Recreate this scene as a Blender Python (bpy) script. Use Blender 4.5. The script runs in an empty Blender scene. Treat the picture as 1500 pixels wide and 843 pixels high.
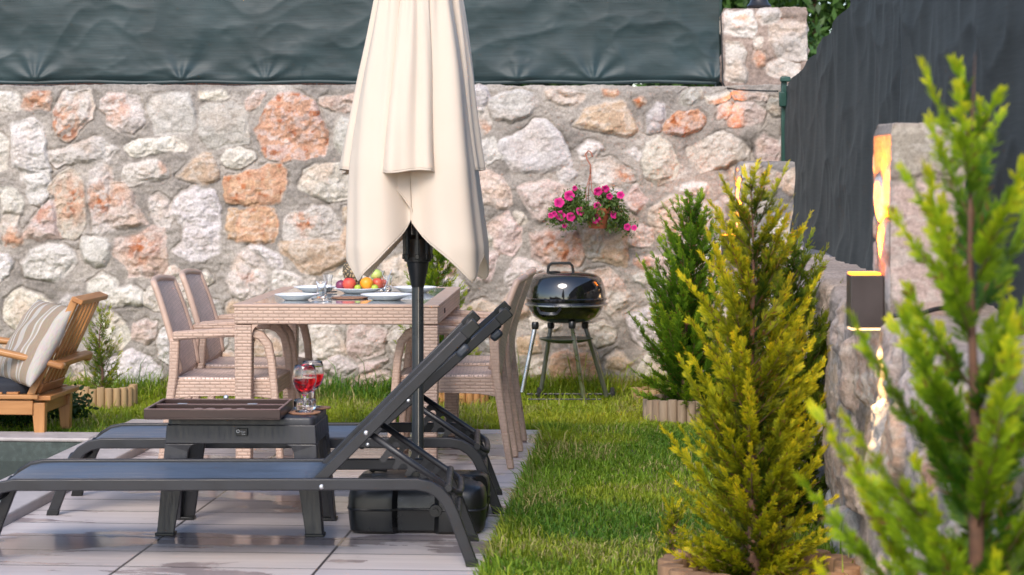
import bpy, math, random
import numpy as np
from mathutils import Vector, Matrix

# ------------------------------------------------------------------ basics
F, HZ, CAMH = 3100.0, 258.0, 1.32            # measured focal length (px of a 1500 px wide frame), horizon row, eye height
def P(px, py, Y): return ((px-750)*Y/F, Y, CAMH-(py-HZ)*Y/F)
def G(px, py):
    Y = CAMH*F/(py-HZ); return ((px-750)*Y/F, Y)
scene = bpy.context.scene
col = scene.collection
R = math.radians
rng = random.Random(7)

def tag(o, label=None, cat=None, group=None, kind=None):
    if label: o['label'] = label
    if cat: o['category'] = cat
    if group: o['group'] = group
    if kind: o['kind'] = kind
    return o
def empty(name, loc=(0,0,0), rz=0, label=None, cat=None, group=None):
    o = bpy.data.objects.new(name, None); col.objects.link(o)
    o.empty_display_size = 0.1
    o.location = loc; o.rotation_euler = (0, 0, rz)
    return tag(o, label, cat, group)
def copy_tree(o, parent=None):
    c = o.copy(); col.objects.link(c); c.parent = parent
    for ch in [k for k in bpy.data.objects if k.parent == o]: copy_tree(ch, c)
    return c

def finish(me, name, mat, parent, smooth, bevel, uv=True):
    if uv and len(me.polygons):
        nl = len(me.loops)
        vi = np.empty(nl, np.int32); me.loops.foreach_get('vertex_index', vi)
        co = np.empty(len(me.vertices)*3, np.float32); me.vertices.foreach_get('co', co); co = co.reshape(-1,3)
        nf = len(me.polygons)
        nn = np.empty(nf*3, np.float32); me.polygons.foreach_get('normal', nn); nn = np.abs(nn.reshape(-1,3))
        lt = np.empty(nf, np.int32); me.polygons.foreach_get('loop_total', lt)
        ax = np.repeat(np.argmax(nn, axis=1), lt); c = co[vi]
        u = np.where(ax == 0, c[:,1], c[:,0]); v = np.where(ax == 2, c[:,1], c[:,2])
        l = me.uv_layers.new(name='UVMap'); l.data.foreach_set('uv', np.stack([u,v],1).astype(np.float32).ravel())
    if mat is not None: me.materials.append(mat)
    o = bpy.data.objects.new(name, me); col.objects.link(o)
    if smooth is not None:
        me.polygons.foreach_set('use_smooth', [True]*len(me.polygons))
        if smooth < 179:
            me.set_sharp_from_angle(angle=R(smooth))
    if bevel:
        m = o.modifiers.new('bevel', 'BEVEL'); m.width = bevel; m.segments = 2; m.limit_method = 'ANGLE'; m.angle_limit = R(40)
    if parent is not None: o.parent = parent
    return o

def mesh_np(name, verts, quads=None, tris=None, mat=None, colors=None, parent=None, smooth=None, uv=False):
    me = bpy.data.meshes.new(name)
    verts = np.asarray(verts, np.float32)
    me.vertices.add(len(verts)); me.vertices.foreach_set('co', verts.ravel())
    parts, starts, tot = [], [], 0
    ls = []
    for arr, k in ((quads,4),(tris,3)):
        if arr is not None and len(arr):
            a = np.asarray(arr, np.int32); parts.append(a.ravel())
            starts.append(tot + np.arange(len(a))*k); ls.append(np.full(len(a), k)); tot += a.size
    li = np.concatenate(parts)
    me.loops.add(len(li)); me.loops.foreach_set('vertex_index', li)
    st = np.concatenate(starts).astype(np.int32)
    me.polygons.add(len(st)); me.polygons.foreach_set('loop_start', st)
    me.update(calc_edges=True); me.validate()
    if colors is not None:
        at = me.color_attributes.new(name='Col', type='FLOAT_COLOR', domain='POINT')
        c = np.ones((len(verts),4), np.float32); c[:,:3] = colors
        at.data.foreach_set('color', c.ravel())
    return finish(me, name, mat, parent, smooth, None, uv)

class MB:
    def __init__(s): s.v = []; s.f = []
    def add(s, vs, fs):
        b = len(s.v); s.v += [tuple(p) for p in vs]; s.f += [tuple(i+b for i in f) for f in fs]
    def hexa(s, p):     # bottom 4 ccw, top 4 ccw
        s.add(p, [(3,2,1,0),(4,5,6,7),(0,1,5,4),(1,2,6,5),(2,3,7,6),(3,0,4,7)])
    def box(s, c, d, rot=None):
        x,y,z = d[0]/2,d[1]/2,d[2]/2
        p = [Vector(q) for q in ((-x,-y,-z),(x,-y,-z),(x,y,-z),(-x,y,-z),(-x,-y,z),(x,-y,z),(x,y,z),(-x,y,z))]
        if rot is not None: p = [rot @ q for q in p]
        s.hexa([q+Vector(c) for q in p])
    def bar(s, a, b, w, h, up=(0,0,1)):          # straight bar of w (sideways) x h (up-ish)
        a, b = Vector(a), Vector(b); d = (b-a).normalized(); sd = d.cross(Vector(up)).normalized(); u = sd.cross(d)
        k = [(-w/2,-h/2),(w/2,-h/2),(w/2,h/2),(-w/2,h/2)]
        s.hexa([a+sd*i+u*j for i,j in k]+[b+sd*i+u*j for i,j in k])
    def sweep(s, path, side, w, h, taper=None):  # rectangular section, width along the fixed vector `side`
        side = Vector(side).normalized(); n = len(path); path = [Vector(p) for p in path]; vs = []
        for i,p in enumerate(path):
            d = (path[min(i+1,n-1)]-path[max(i-1,0)]).normalized(); u = side.cross(d).normalized()
            k = taper(i/(n-1)) if taper else 1
            vs += [p+side*(w/2)+u*(h*k/2), p-side*(w/2)+u*(h*k/2), p-side*(w/2)-u*(h*k/2), p+side*(w/2)-u*(h*k/2)]
        fs = [(3,2,1,0), tuple(4*(n-1)+i for i in range(4))]
        for i in range(n-1):
            for j in range(4): fs.append((4*i+j, 4*i+(j+1)%4, 4*i+4+(j+1)%4, 4*i+4+j))
        s.add(vs, fs)
    def tube(s, path, r, n=10, cap=True):
        path = [Vector(p) for p in path]; m = len(path); vs = []; fs = []
        rr = r if isinstance(r,(list,tuple)) else [r]*m
        d0 = (path[1]-path[0]).normalized(); ref = Vector((0,0,1)) if abs(d0.z) < .9 else Vector((1,0,0))
        a = d0.cross(ref).normalized()
        for i,p in enumerate(path):
            d = (path[min(i+1,m-1)]-path[max(i-1,0)]).normalized()
            a = (a-d*a.dot(d)).normalized(); b = d.cross(a)
            vs += [p+(a*math.cos(2*math.pi*k/n)+b*math.sin(2*math.pi*k/n))*rr[i] for k in range(n)]
        for i in range(m-1):
            for k in range(n): fs.append((i*n+k, i*n+(k+1)%n, (i+1)*n+(k+1)%n, (i+1)*n+k))
        if cap: fs += [tuple(range(n-1,-1,-1)), tuple((m-1)*n+k for k in range(n))]
        s.add(vs, fs)
    def lathe(s, prof, c=(0,0,0), n=32, M=None):
        vs = []; fs = []; m = len(prof)
        for r,z in prof:
            for k in range(n):
                q = Vector((r*math.cos(2*math.pi*k/n), r*math.sin(2*math.pi*k/n), z))
                if M is not None: q = M @ q
                vs.append(q+Vector(c))
        for i in range(m-1):
            for k in range(n): fs.append((i*n+k, i*n+(k+1)%n, (i+1)*n+(k+1)%n, (i+1)*n+k))
        if prof[0][0] > 1e-4: fs.append(tuple(range(n-1,-1,-1)))
        if prof[-1][0] > 1e-4: fs.append(tuple((m-1)*n+k for k in range(n)))
        s.add(vs, fs)
    def plate(s, poly, ext):                      # planar polygon (3D points) extruded by the vector ext
        n = len(poly); e = Vector(ext); a = [Vector(p) for p in poly]
        s.add(a+[p+e for p in a], [tuple(range(n-1,-1,-1)), tuple(range(n,2*n))]+[(i,(i+1)%n,n+(i+1)%n,n+i) for i in range(n)])
    def grid(s, pts):                              # pts[i][j]
        n, m = len(pts), len(pts[0])
        s.add([p for row in pts for p in row], [(i*m+j,i*m+j+1,(i+1)*m+j+1,(i+1)*m+j) for i in range(n-1) for j in range(m-1)])
    def ball(s, c, r, sc=(1,1,1), n=20, f=None, M=None):
        vs = []; fs = []; m = n//2
        for i in range(m+1):
            th = math.pi*i/m
            for k in range(n):
                ph = 2*math.pi*k/n; d = Vector((math.sin(th)*math.cos(ph), math.sin(th)*math.sin(ph), math.cos(th)))
                q = d*(r*(f(d) if f else 1)); q = Vector((q.x*sc[0],q.y*sc[1],q.z*sc[2]))
                if M is not None: q = M @ q
                vs.append(q+Vector(c))
        for i in range(m):
            for k in range(n): fs.append((i*n+k,(i+1)*n+k,(i+1)*n+(k+1)%n,i*n+(k+1)%n))
        s.add(vs, fs)
    def build(s, name, mat=None, parent=None, smooth=35, bevel=None, world=None):
        me = bpy.data.meshes.new(name)
        vs = s.v
        if world is not None: vs = [(p[0]-world[0],p[1]-world[1],p[2]-world[2]) for p in vs]
        me.from_pydata(vs, [], s.f); me.validate(); me.update()
        import bmesh
        bm = bmesh.new(); bm.from_mesh(me)
        bmesh.ops.remove_doubles(bm, verts=bm.verts, dist=1e-5)
        bmesh.ops.recalc_face_normals(bm, faces=bm.faces)
        bm.to_mesh(me); bm.free()
        return finish(me, name, mat, parent, smooth, bevel)

# ------------------------------------------------------------------ noise in numpy
_tab = np.random.RandomState(3).rand(257,257).astype(np.float32); _tab[256]=_tab[0]; _tab[:,256]=_tab[:,0]
def vn(x, y, seed=0):
    x = np.asarray(x, np.float64)+seed*17.31; y = np.asarray(y, np.float64)+seed*9.77
    xi = np.floor(x).astype(int); yi = np.floor(y).astype(int); fx = x-xi; fy = y-yi
    fx = fx*fx*(3-2*fx); fy = fy*fy*(3-2*fy); xi &= 255; yi &= 255
    return (_tab[xi,yi]*(1-fx)*(1-fy)+_tab[xi+1,yi]*fx*(1-fy)+_tab[xi,yi+1]*(1-fx)*fy+_tab[xi+1,yi+1]*fx*fy)
def fbm(x, y, o=4, seed=0):
    s = 0; a = .5
    for k in range(o): s = s+a*(vn(x*2**k, y*2**k, seed+k)-.5)*2; a *= .55
    return s
def sstep(a, b, x):
    t = np.clip((x-a)/(b-a), 0, 1); return t*t*(3-2*t)

# ------------------------------------------------------------------ materials
def nodes(name):
    m = bpy.data.materials.new(name); m.use_nodes = True
    nt = m.node_tree; b = nt.nodes['Principled BSDF']
    return m, nt, b
def N(nt, t, **kw):
    n = nt.nodes.new(t)
    for k,v in kw.items():
        if k.startswith('i_'): n.inputs[k[2:].replace('_',' ')].default_value = v
        else: setattr(n, k, v)
    return n
def c4(c): return (c[0],c[1],c[2],1)
def pm(name, c, rough=.5, metal=0, var=.18, vs=9, bump=.15, bs=120, dist=.002, spec=.5, stretch=(1,1,1), rvar=.12):
    m, nt, b = nodes(name); L = nt.links.new
    tc = N(nt,'ShaderNodeTexCoord'); mp = N(nt,'ShaderNodeMapping'); mp.inputs['Scale'].default_value = stretch
    L(tc.outputs['Object'], mp.inputs['Vector'])
    n1 = N(nt,'ShaderNodeTexNoise', i_Scale=vs, i_Detail=5.0, i_Roughness=.6); L(mp.outputs[0], n1.inputs['Vector'])
    mx = N(nt,'ShaderNodeMix', data_type='RGBA')
    mx.inputs[6].default_value = c4([k*(1-var) for k in c]); mx.inputs[7].default_value = c4([min(1,k*(1+var)) for k in c])
    rp = N(nt,'ShaderNodeMapRange'); rp.inputs[1].default_value=.3; rp.inputs[2].default_value=.7
    L(n1.outputs['Fac'], rp.inputs[0]); L(rp.outputs[0], mx.inputs[0]); L(mx.outputs[2], b.inputs['Base Color'])
    rr = N(nt,'ShaderNodeMapRange'); rr.inputs[1].default_value=.3; rr.inputs[2].default_value=.7
    rr.inputs[3].default_value=max(0.02,rough-rvar); rr.inputs[4].default_value=min(1,rough+rvar)
    L(n1.outputs['Fac'], rr.inputs[0]); L(rr.outputs[0], b.inputs['Roughness'])
    b.inputs['Metallic'].default_value = metal; b.inputs['Specular IOR Level'].default_value = spec
    if bump:
        n2 = N(nt,'ShaderNodeTexNoise', i_Scale=bs, i_Detail=4.0); L(mp.outputs[0], n2.inputs['Vector'])
        bp = N(nt,'ShaderNodeBump', i_Strength=bump, i_Distance=dist); L(n2.outputs['Fac'], bp.inputs['Height']); L(bp.outputs[0], b.inputs['Normal'])
    return m
def attr_mat(name, rough=.9, var=.25, vs=90, bump=.6, bs=160, dist=.004, trans=0, spec=.3, tcol=(1.2,1.25,.6)):
    m, nt, b = nodes(name); L = nt.links.new
    a = N(nt,'ShaderNodeAttribute', attribute_name='Col'); tc = N(nt,'ShaderNodeTexCoord')
    n1 = N(nt,'ShaderNodeTexNoise', i_Scale=vs, i_Detail=6.0, i_Roughness=.65); L(tc.outputs['Object'], n1.inputs['Vector'])
    rp = N(nt,'ShaderNodeMapRange'); rp.inputs[1].default_value=.3; rp.inputs[2].default_value=.7; rp.inputs[3].default_value=1-var; rp.inputs[4].default_value=1+var
    L(n1.outputs['Fac'], rp.inputs[0])
    mx = N(nt,'ShaderNodeMix', data_type='RGBA', blend_type='MULTIPLY'); mx.inputs[0].default_value=1
    L(a.outputs['Color'], mx.inputs[6]); L(rp.outputs[0], mx.inputs[7]); L(mx.outputs[2], b.inputs['Base Color'])
    b.inputs['Roughness'].default_value = rough; b.inputs['Specular IOR Level'].default_value = spec
    if bump:
        n2 = N(nt,'ShaderNodeTexNoise', i_Scale=bs, i_Detail=8.0, i_Roughness=.7); L(tc.outputs['Object'], n2.inputs['Vector'])
        bp = N(nt,'ShaderNodeBump', i_Strength=bump, i_Distance=dist); L(n2.outputs['Fac'], bp.inputs['Height']); L(bp.outputs[0], b.inputs['Normal'])
    if trans:
        t = N(nt,'ShaderNodeBsdfTranslucent'); m2 = N(nt,'ShaderNodeMix', data_type='RGBA', blend_type='MULTIPLY'); m2.inputs[0].default_value=1
        m2.inputs[7].default_value = c4(tcol); L(mx.outputs[2], m2.inputs[6]); L(m2.outputs[2], t.inputs['Color'])
        ms = N(nt,'ShaderNodeMixShader'); ms.inputs[0].default_value = trans
        L(b.outputs[0], ms.inputs[1]); L(t.outputs[0], ms.inputs[2]); L(ms.outputs[0], nt.nodes['Material Output'].inputs['Surface'])
    return m
def wicker(name, c, bw, bh, rot=0, depth=.0025, mort=.1, gap=.45):
    m, nt, b = nodes(name); L = nt.links.new
    tc = N(nt,'ShaderNodeTexCoord'); mp = N(nt,'ShaderNodeMapping'); mp.inputs['Rotation'].default_value=(0,0,rot); L(tc.outputs['UV'], mp.inputs['Vector'])
    br = N(nt,'ShaderNodeTexBrick', offset=.5, i_Scale=1.0); L(mp.outputs[0], br.inputs['Vector'])
    br.inputs['Brick Width'].default_value=bw; br.inputs['Row Height'].default_value=bh; br.inputs['Mortar Size'].default_value=bh*mort*2; br.inputs['Mortar Smooth'].default_value=1.0
    br.inputs['Color1'].default_value=c4(c); br.inputs['Color2'].default_value=c4([k*.9 for k in c]); br.inputs['Mortar'].default_value=c4([k*gap for k in c])
    n1 = N(nt,'ShaderNodeTexNoise', i_Scale=14.0, i_Detail=4.0); L(tc.outputs['Object'], n1.inputs['Vector'])
    rp = N(nt,'ShaderNodeMapRange'); rp.inputs[1].default_value=.3; rp.inputs[2].default_value=.7; rp.inputs[3].default_value=.88; rp.inputs[4].default_value=1.1; L(n1.outputs['Fac'], rp.inputs[0])
    mx = N(nt,'ShaderNodeMix', data_type='RGBA', blend_type='MULTIPLY'); mx.inputs[0].default_value=1
    L(br.outputs['Color'], mx.inputs[6]); L(rp.outputs[0], mx.inputs[7]); L(mx.outputs[2], b.inputs['Base Color'])
    iv = N(nt,'ShaderNodeMath', operation='SUBTRACT'); iv.inputs[0].default_value=1; L(br.outputs['Fac'], iv.inputs[1])
    bp = N(nt,'ShaderNodeBump', i_Strength=.8, i_Distance=depth); L(iv.outputs[0], bp.inputs['Height']); L(bp.outputs[0], b.inputs['Normal'])
    b.inputs['Roughness'].default_value=.42
    return m
def glassmat(name, c=(1,1,1), ior=1.45, rough=0.0):
    m, nt, b = nodes(name)
    b.inputs['Base Color'].default_value=c4(c); b.inputs['Transmission Weight'].default_value=1; b.inputs['Roughness'].default_value=rough; b.inputs['IOR'].default_value=ior
    return m
def emis(name, c, s):
    m, nt, b = nodes(name); b.inputs['Base Color'].default_value=c4(c); b.inputs['Emission Color'].default_value=c4(c); b.inputs['Emission Strength'].default_value=s
    return m
def woodmat(name, c, c2, axis=0, rough=.38):
    m, nt, b = nodes(name); L = nt.links.new
    tc = N(nt,'ShaderNodeTexCoord'); mp = N(nt,'ShaderNodeMapping'); s=[26,26,26]; s[axis]=2.2; mp.inputs['Scale'].default_value=s; L(tc.outputs['Object'], mp.inputs['Vector'])
    n = N(nt,'ShaderNodeTexNoise', i_Scale=1.0, i_Detail=6.0, i_Roughness=.6, i_Distortion=.6); L(mp.outputs[0], n.inputs['Vector'])
    cr = N(nt,'ShaderNodeValToRGB'); cr.color_ramp.elements[0].position=.32; cr.color_ramp.elements[1].position=.68
    cr.color_ramp.elements[0].color=c4(c2); cr.color_ramp.elements[1].color=c4(c); L(n.outputs['Fac'], cr.inputs[0]); L(cr.outputs[0], b.inputs['Base Color'])
    bp = N(nt,'ShaderNodeBump', i_Strength=.25, i_Distance=.002); L(n.outputs['Fac'], bp.inputs['Height']); L(bp.outputs[0], b.inputs['Normal'])
    b.inputs['Roughness'].default_value=rough
    return m

M = {}
M['rubble'] = attr_mat('limestone_rubble', rough=.92, var=.26, vs=75, bump=.9, bs=70, dist=.009)
M['anthracite'] = pm('anthracite_powder_coat', (.017,.017,.0205), rough=.38, var=.2, bump=.06, bs=400, dist=.0006)
M['black_plastic'] = pm('black_plastic', (.009,.0095,.0105), rough=.35, var=.25, bump=.08, bs=220, dist=.001)
M['stool'] = pm('anthracite_moulded_plastic', (.022,.0215,.027), rough=.42, var=.25, vs=16, bump=.25, bs=60, dist=.0012, stretch=(6,6,.5))
M['rubber'] = pm('black_rubber', (.012,.012,.012), rough=.8)
M['sling'] = pm('sky_tinted_textilene', (.080,.108,.155), rough=.42, var=.12, vs=14, bump=.3, bs=900, dist=.0006, stretch=(.3,1,1))  # slate cloth with the sky's blue reflection mixed into its colour
M['steel'] = pm('galvanised_steel', (.55,.56,.58), rough=.3, metal=1, bump=.05)
M['bolt'] = pm('zinc_bolt', (.6,.6,.62), rough=.35, metal=.9, bump=0)
WK = (.51,.35,.268)
M['wicker'] = wicker('cappuccino_resin_wicker', WK, .046, .0145, mort=.15, gap=.76, depth=.002)
M['wicker_leg'] = wicker('cappuccino_wicker_leg', WK, .034, .015, depth=.0012, mort=.12, gap=.86)
M['weave'] = wicker('woven_back_panel', (.74,.555,.475), .021, .0125, rot=R(38), depth=.0025, mort=.06, gap=.36)
M['resin'] = pm('cappuccino_resin', WK, rough=.4, var=.1, bump=.05)
# ------------------------------------------------------------------ rubble masonry
STONE = {'w':(.60,.545,.50),'p':(.54,.475,.415),'g':(.47,.425,.39),'t':(.47,.345,.245),'k':(.50,.385,.33),'o':(.56,.36,.22),'d':(.36,.32,.28)}
def poly_dist(poly, X, Z):
    d = np.full(X.shape, 1e9); ins = np.zeros(X.shape, bool); n = len(poly)
    for i in range(n):
        x0,z0 = poly[i]; x1,z1 = poly[(i+1)%n]; ex,ez = x1-x0,z1-z0
        t = np.clip(((X-x0)*ex+(Z-z0)*ez)/(ex*ex+ez*ez+1e-12), 0, 1)
        d = np.minimum(d, np.hypot(X-x0-t*ex, Z-z0-t*ez))
        if abs(z1-z0) > 1e-12: ins ^= ((z0 > Z) != (z1 > Z)) & (X < (x1-x0)*(Z-z0)/(z1-z0)+x0)
    return np.where(ins, d, -d)
def rubble(name, path, z0, z1, cap, stones, res, seed, closed=False, ex_=.016, rscale=1.0, fill=(.13,.05), nfill=1200, amp=.034, parent=None, mortar=(.33,.288,.252), fillkinds='wppgktpd', gapf=.010, topdip=0.0):
    rs = np.random.RandomState(seed); pr = random.Random(seed)
    path = [np.array(p, float) for p in path]
    segs = [np.linalg.norm(path[i+1]-path[i]) for i in range(len(path)-1)]; Ltot = sum(segs); Hh = z1-z0
    nu = int(Ltot/res)+1; nv = int(Hh/res)+1; nc = max(3, int(cap/res/1.5))
    u = np.linspace(0, Ltot, nu); v = np.linspace(0, Hh, nv)
    X, Z = np.meshgrid(u, v, indexing='ij')
    Vx = np.concatenate([v, Hh+np.linspace(cap/nc, cap, nc)])          # rows that fold over the top
    XA, ZA = np.meshgrid(u, Vx, indexing='ij')
    # coarse occupancy for the filler stones
    cu = np.arange(0, Ltot, .02); cv = np.arange(0, Hh, .02); CX, CZ = np.meshgrid(cu, cv, indexing='ij')
    D = np.full(CX.shape, -9.)
    for poly, kind, rust in stones: D = np.maximum(D, poly_dist(poly, CX, CZ))
    allst = list(stones)
    for k in range(nfill):
        r = fill[0]+(fill[1]-fill[0])*(k/nfill)**.6
        i = rs.randint(0, len(cu)); j = rs.randint(0, len(cv))
        cx, cz = cu[i], cv[j]
        if cz < r*.3 or cz > Hh-r*.55 or D[i,j] > -(r*.72+gapf): continue
        asp = pr.uniform(.62,1.0); n = pr.randint(6,9); a0 = pr.uniform(0,6.28); tl = pr.uniform(-.4,.4)
        pts = []
        for q in range(n):
            a = a0+2*math.pi*(q+pr.uniform(-.25,.25))/n; rr = r*pr.uniform(.8,1.12)
            x_, z_ = rr*math.cos(a), rr*asp*math.sin(a)
            pts.append((cx+x_*math.cos(tl)-z_*math.sin(tl), cz+x_*math.sin(tl)+z_*math.cos(tl)))
        kd = pr.choice(fillkinds); allst.append((pts, kd, pr.choice([0,0,0,0,.25,.5]) if kd in 'kpt' else 0))
        D = np.maximum(D, poly_dist(pts, CX, CZ))
    wx = X+.016*fbm(X*15, Z*15, 4, seed+1); wz = Z+.016*fbm(X*15, Z*15, 4, seed+5)
    hgt = rscale*.016*fbm(X*6, Z*8, 4, seed+9)+rscale*.006*fbm(X*45, Z*45, 3, seed+13)-rscale*.010*np.abs(fbm(X*13, Z*17, 4, seed+15))
    mort = np.array(mortar)
    mt = 1+.62*fbm(X*3.5, Z*5, 4, seed+20)+.20*fbm(X*40, Z*40, 3, seed+22)
    C = mort[None,None,:]*mt[...,None]
    for poly, kind, rust in allst:
        px = [p[0] for p in poly]; pz = [p[1] for p in poly]; pad = .04
        i0, i1 = np.searchsorted(u, min(px)-pad), np.searchsorted(u, max(px)+pad); j0, j1 = np.searchsorted(v, min(pz)-pad), np.searchsorted(v, max(pz)+pad)
        if i1-i0 < 2 or j1-j0 < 2: continue
        sl = (slice(i0,i1), slice(j0,j1)); x, z = wx[sl], wz[sl]
        d = poly_dist(poly, x, z)+ex_+.016*fbm(x*9, z*9, 4, seed+25); cx, cz = sum(px)/len(px), sum(pz)/len(pz)
        size = math.sqrt(max(1e-4,(max(px)-min(px))*(max(pz)-min(pz))))
        sd0 = pr.randint(0,50); rough = .6 if kind == 'g' else (.8 if kind in 'to' else 1.25); rough *= rscale
        hm = amp*pr.uniform(.35,1.0)*min(1, .35+size*3)
        prof = hm*sstep(-.004, .012+.034*vn(x*6+sd0, z*6, seed+27), d)
        fac = np.full(x.shape, .03)
        for q in range(6):
            a = pr.uniform(0,6.28); g = pr.uniform(.04,.30)*rough
            fac = np.minimum(fac, pr.uniform(.0,.022)+g*((x-cx)*math.cos(a)+(z-cz)*math.sin(a)))
        fac = np.clip(fac, -.035, .03)
        sd = pr.randint(0,90)
        nz = rough*1.35*(.012*fbm(x*11+sd, z*11, 5, seed+30)-.012*np.abs(fbm(x*14+sd, z*19, 4, seed+33))+.006*fbm(x*44+sd, z*50, 3, seed+36))
        sm = sstep(.42,.75,vn(x*5,z*5,seed+43)); m = sstep(-.003, .004+.018*sm, d)
        hs = prof+(fac*.8+nz)*sstep(0,.02,d)
        hgt[sl] = hgt[sl]*(1-m)+np.maximum(hs, hgt[sl]-.004)*m-.013*np.exp(-((d+.005)/.005)**2)*sstep(.45,.75,vn(x*7,z*7,seed+41))
        base = np.array(STONE[kind])*pr.uniform(.9,1.1)*np.array([1,pr.uniform(.97,1.02),pr.uniform(.94,1.05)])
        tone = 1+.20*fbm(x*13+sd, z*13, 4, seed+50)+.16*fbm(x*50+sd, z*50, 3, seed+54)
        sc = base[None,None,:]*tone[...,None]
        # pale veins, warm staining
        ve = sstep(.80,.97,1-np.abs(fbm(x*9+sd, z*15, 4, seed+57)))*.35
        sc = sc*(1-ve[...,None])+np.array([.66,.61,.56])*ve[...,None]
        wm = sstep(.05,.5,fbm(x*7+sd, z*7, 4, seed+60))*(.15 if kind in 'gw' else .38)
        sc = sc*(1-wm[...,None])+np.array([.50,.33,.22])*tone[...,None]*wm[...,None]
        if rust:
            if isinstance(rust, tuple): am, rx, rz, rr = rust; fall = np.exp(-((x-rx)**2+(z-rz)**2)/(rr*rr))
            else: am = rust; fall = np.ones_like(x)
            nr = fbm(x*15+sd, z*12, 5, seed+63)*1.0+.1
            rm = np.clip(sstep(.0,.42,nr+(fall*1.25-.62)*1.0+(am-.6)*(1.3 if isinstance(rust, tuple) else .8))*fall*min(1,am+.1), 0, 1)
            deep = sstep(-.2 if isinstance(rust, tuple) else .1,.4,fbm(x*22+sd, z*22, 4, seed+66))
            rc = np.array([.52,.28,.175])*(1-deep[...,None])+np.array([.38,.115,.038])*deep[...,None]
            rm = rm*(.25+.75*sstep(-.22,.12,fbm(x*34+sd,z*34,4,seed+68)))
            sc = sc*(1-rm[...,None])+rc*tone[...,None]*rm[...,None]
        C[sl] = C[sl]*(1-m[...,None])+sc*m[...,None]
    # fold the rows over the top edge
    hA = np.concatenate([hgt, np.repeat(hgt[:,-1:], nc, 1)+.008*fbm(XA[:,nv:]*12, ZA[:,nv:]*12, 3, seed+70)], 1)
    CA = np.concatenate([C, np.repeat(mort[None,None,:]*1.05, nu, 0).repeat(nc, 1)*(1+.3*fbm(XA[:,nv:]*9, ZA[:,nv:]*9, 4, seed+72))[...,None]], 1)
    up = np.clip(Vx-Hh, 0, None)[None,:]; zz = np.minimum(Vx, Hh)[None,:]
    rnd = sstep(Hh-.03, Hh, np.minimum(Vx,Hh))[None,:]
    topn = topdip*fbm(XA*3.2, XA*0+2, 3, seed+80)
    sgx = np.zeros((nu,2)); nrm = np.zeros((nu,2)); acc = 0
    for k in range(len(segs)):
        a, b = path[k], path[k+1]; t = (b-a)/segs[k]; msk = (u >= acc-1e-9) & (u <= acc+segs[k]+1e-6)
        sgx[msk] = a+(u[msk]-acc)[:,None]*t; nrm[msk] = np.array([t[1], -t[0]]); acc += segs[k]
    if closed:
        nrm2 = nrm.copy(); k = max(1,int(.02/res))
        for s_ in range(-k,k+1): nrm2 += np.roll(nrm, s_, 0)
        nrm = nrm2/np.linalg.norm(nrm2, axis=1)[:,None]
        cen = np.mean(np.array(path[:-1]), 0)
        base = sgx[:,None,:]+(cen-sgx)[:,None,:]*np.clip(up/cap,0,1)[...,None]
        hA[-1] = hA[0]; CA[-1] = CA[0]
    else:
        base = sgx[:,None,:]-nrm[:,None,:]*up[...,None]
    off = hA*np.where(up > 0, np.clip(1-up/.03,0,1), 1)-.012*rnd*np.where(up > 0, np.clip(1-up/.03,0,1), 1)
    XY = base+nrm[:,None,:]*off[...,None]
    ZZ = z0+zz+topn*sstep(Hh*.5,Hh,np.minimum(Vx,Hh))[None,:]+np.where(up > 0, hA*.5+.004, 0)
    V = np.concatenate([XY, ZZ[...,None]], 2).reshape(-1,3)
    nw = len(Vx); idx = np.arange(nu*nw).reshape(nu,nw)
    q = np.stack([idx[:-1,:-1], idx[1:,:-1], idx[1:,1:], idx[:-1,1:]], -1).reshape(-1,4)
    return mesh_np(name, V, quads=q, mat=M['rubble'], colors=np.clip(CA.reshape(-1,3),.02,.85), parent=parent, smooth=180)

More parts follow.
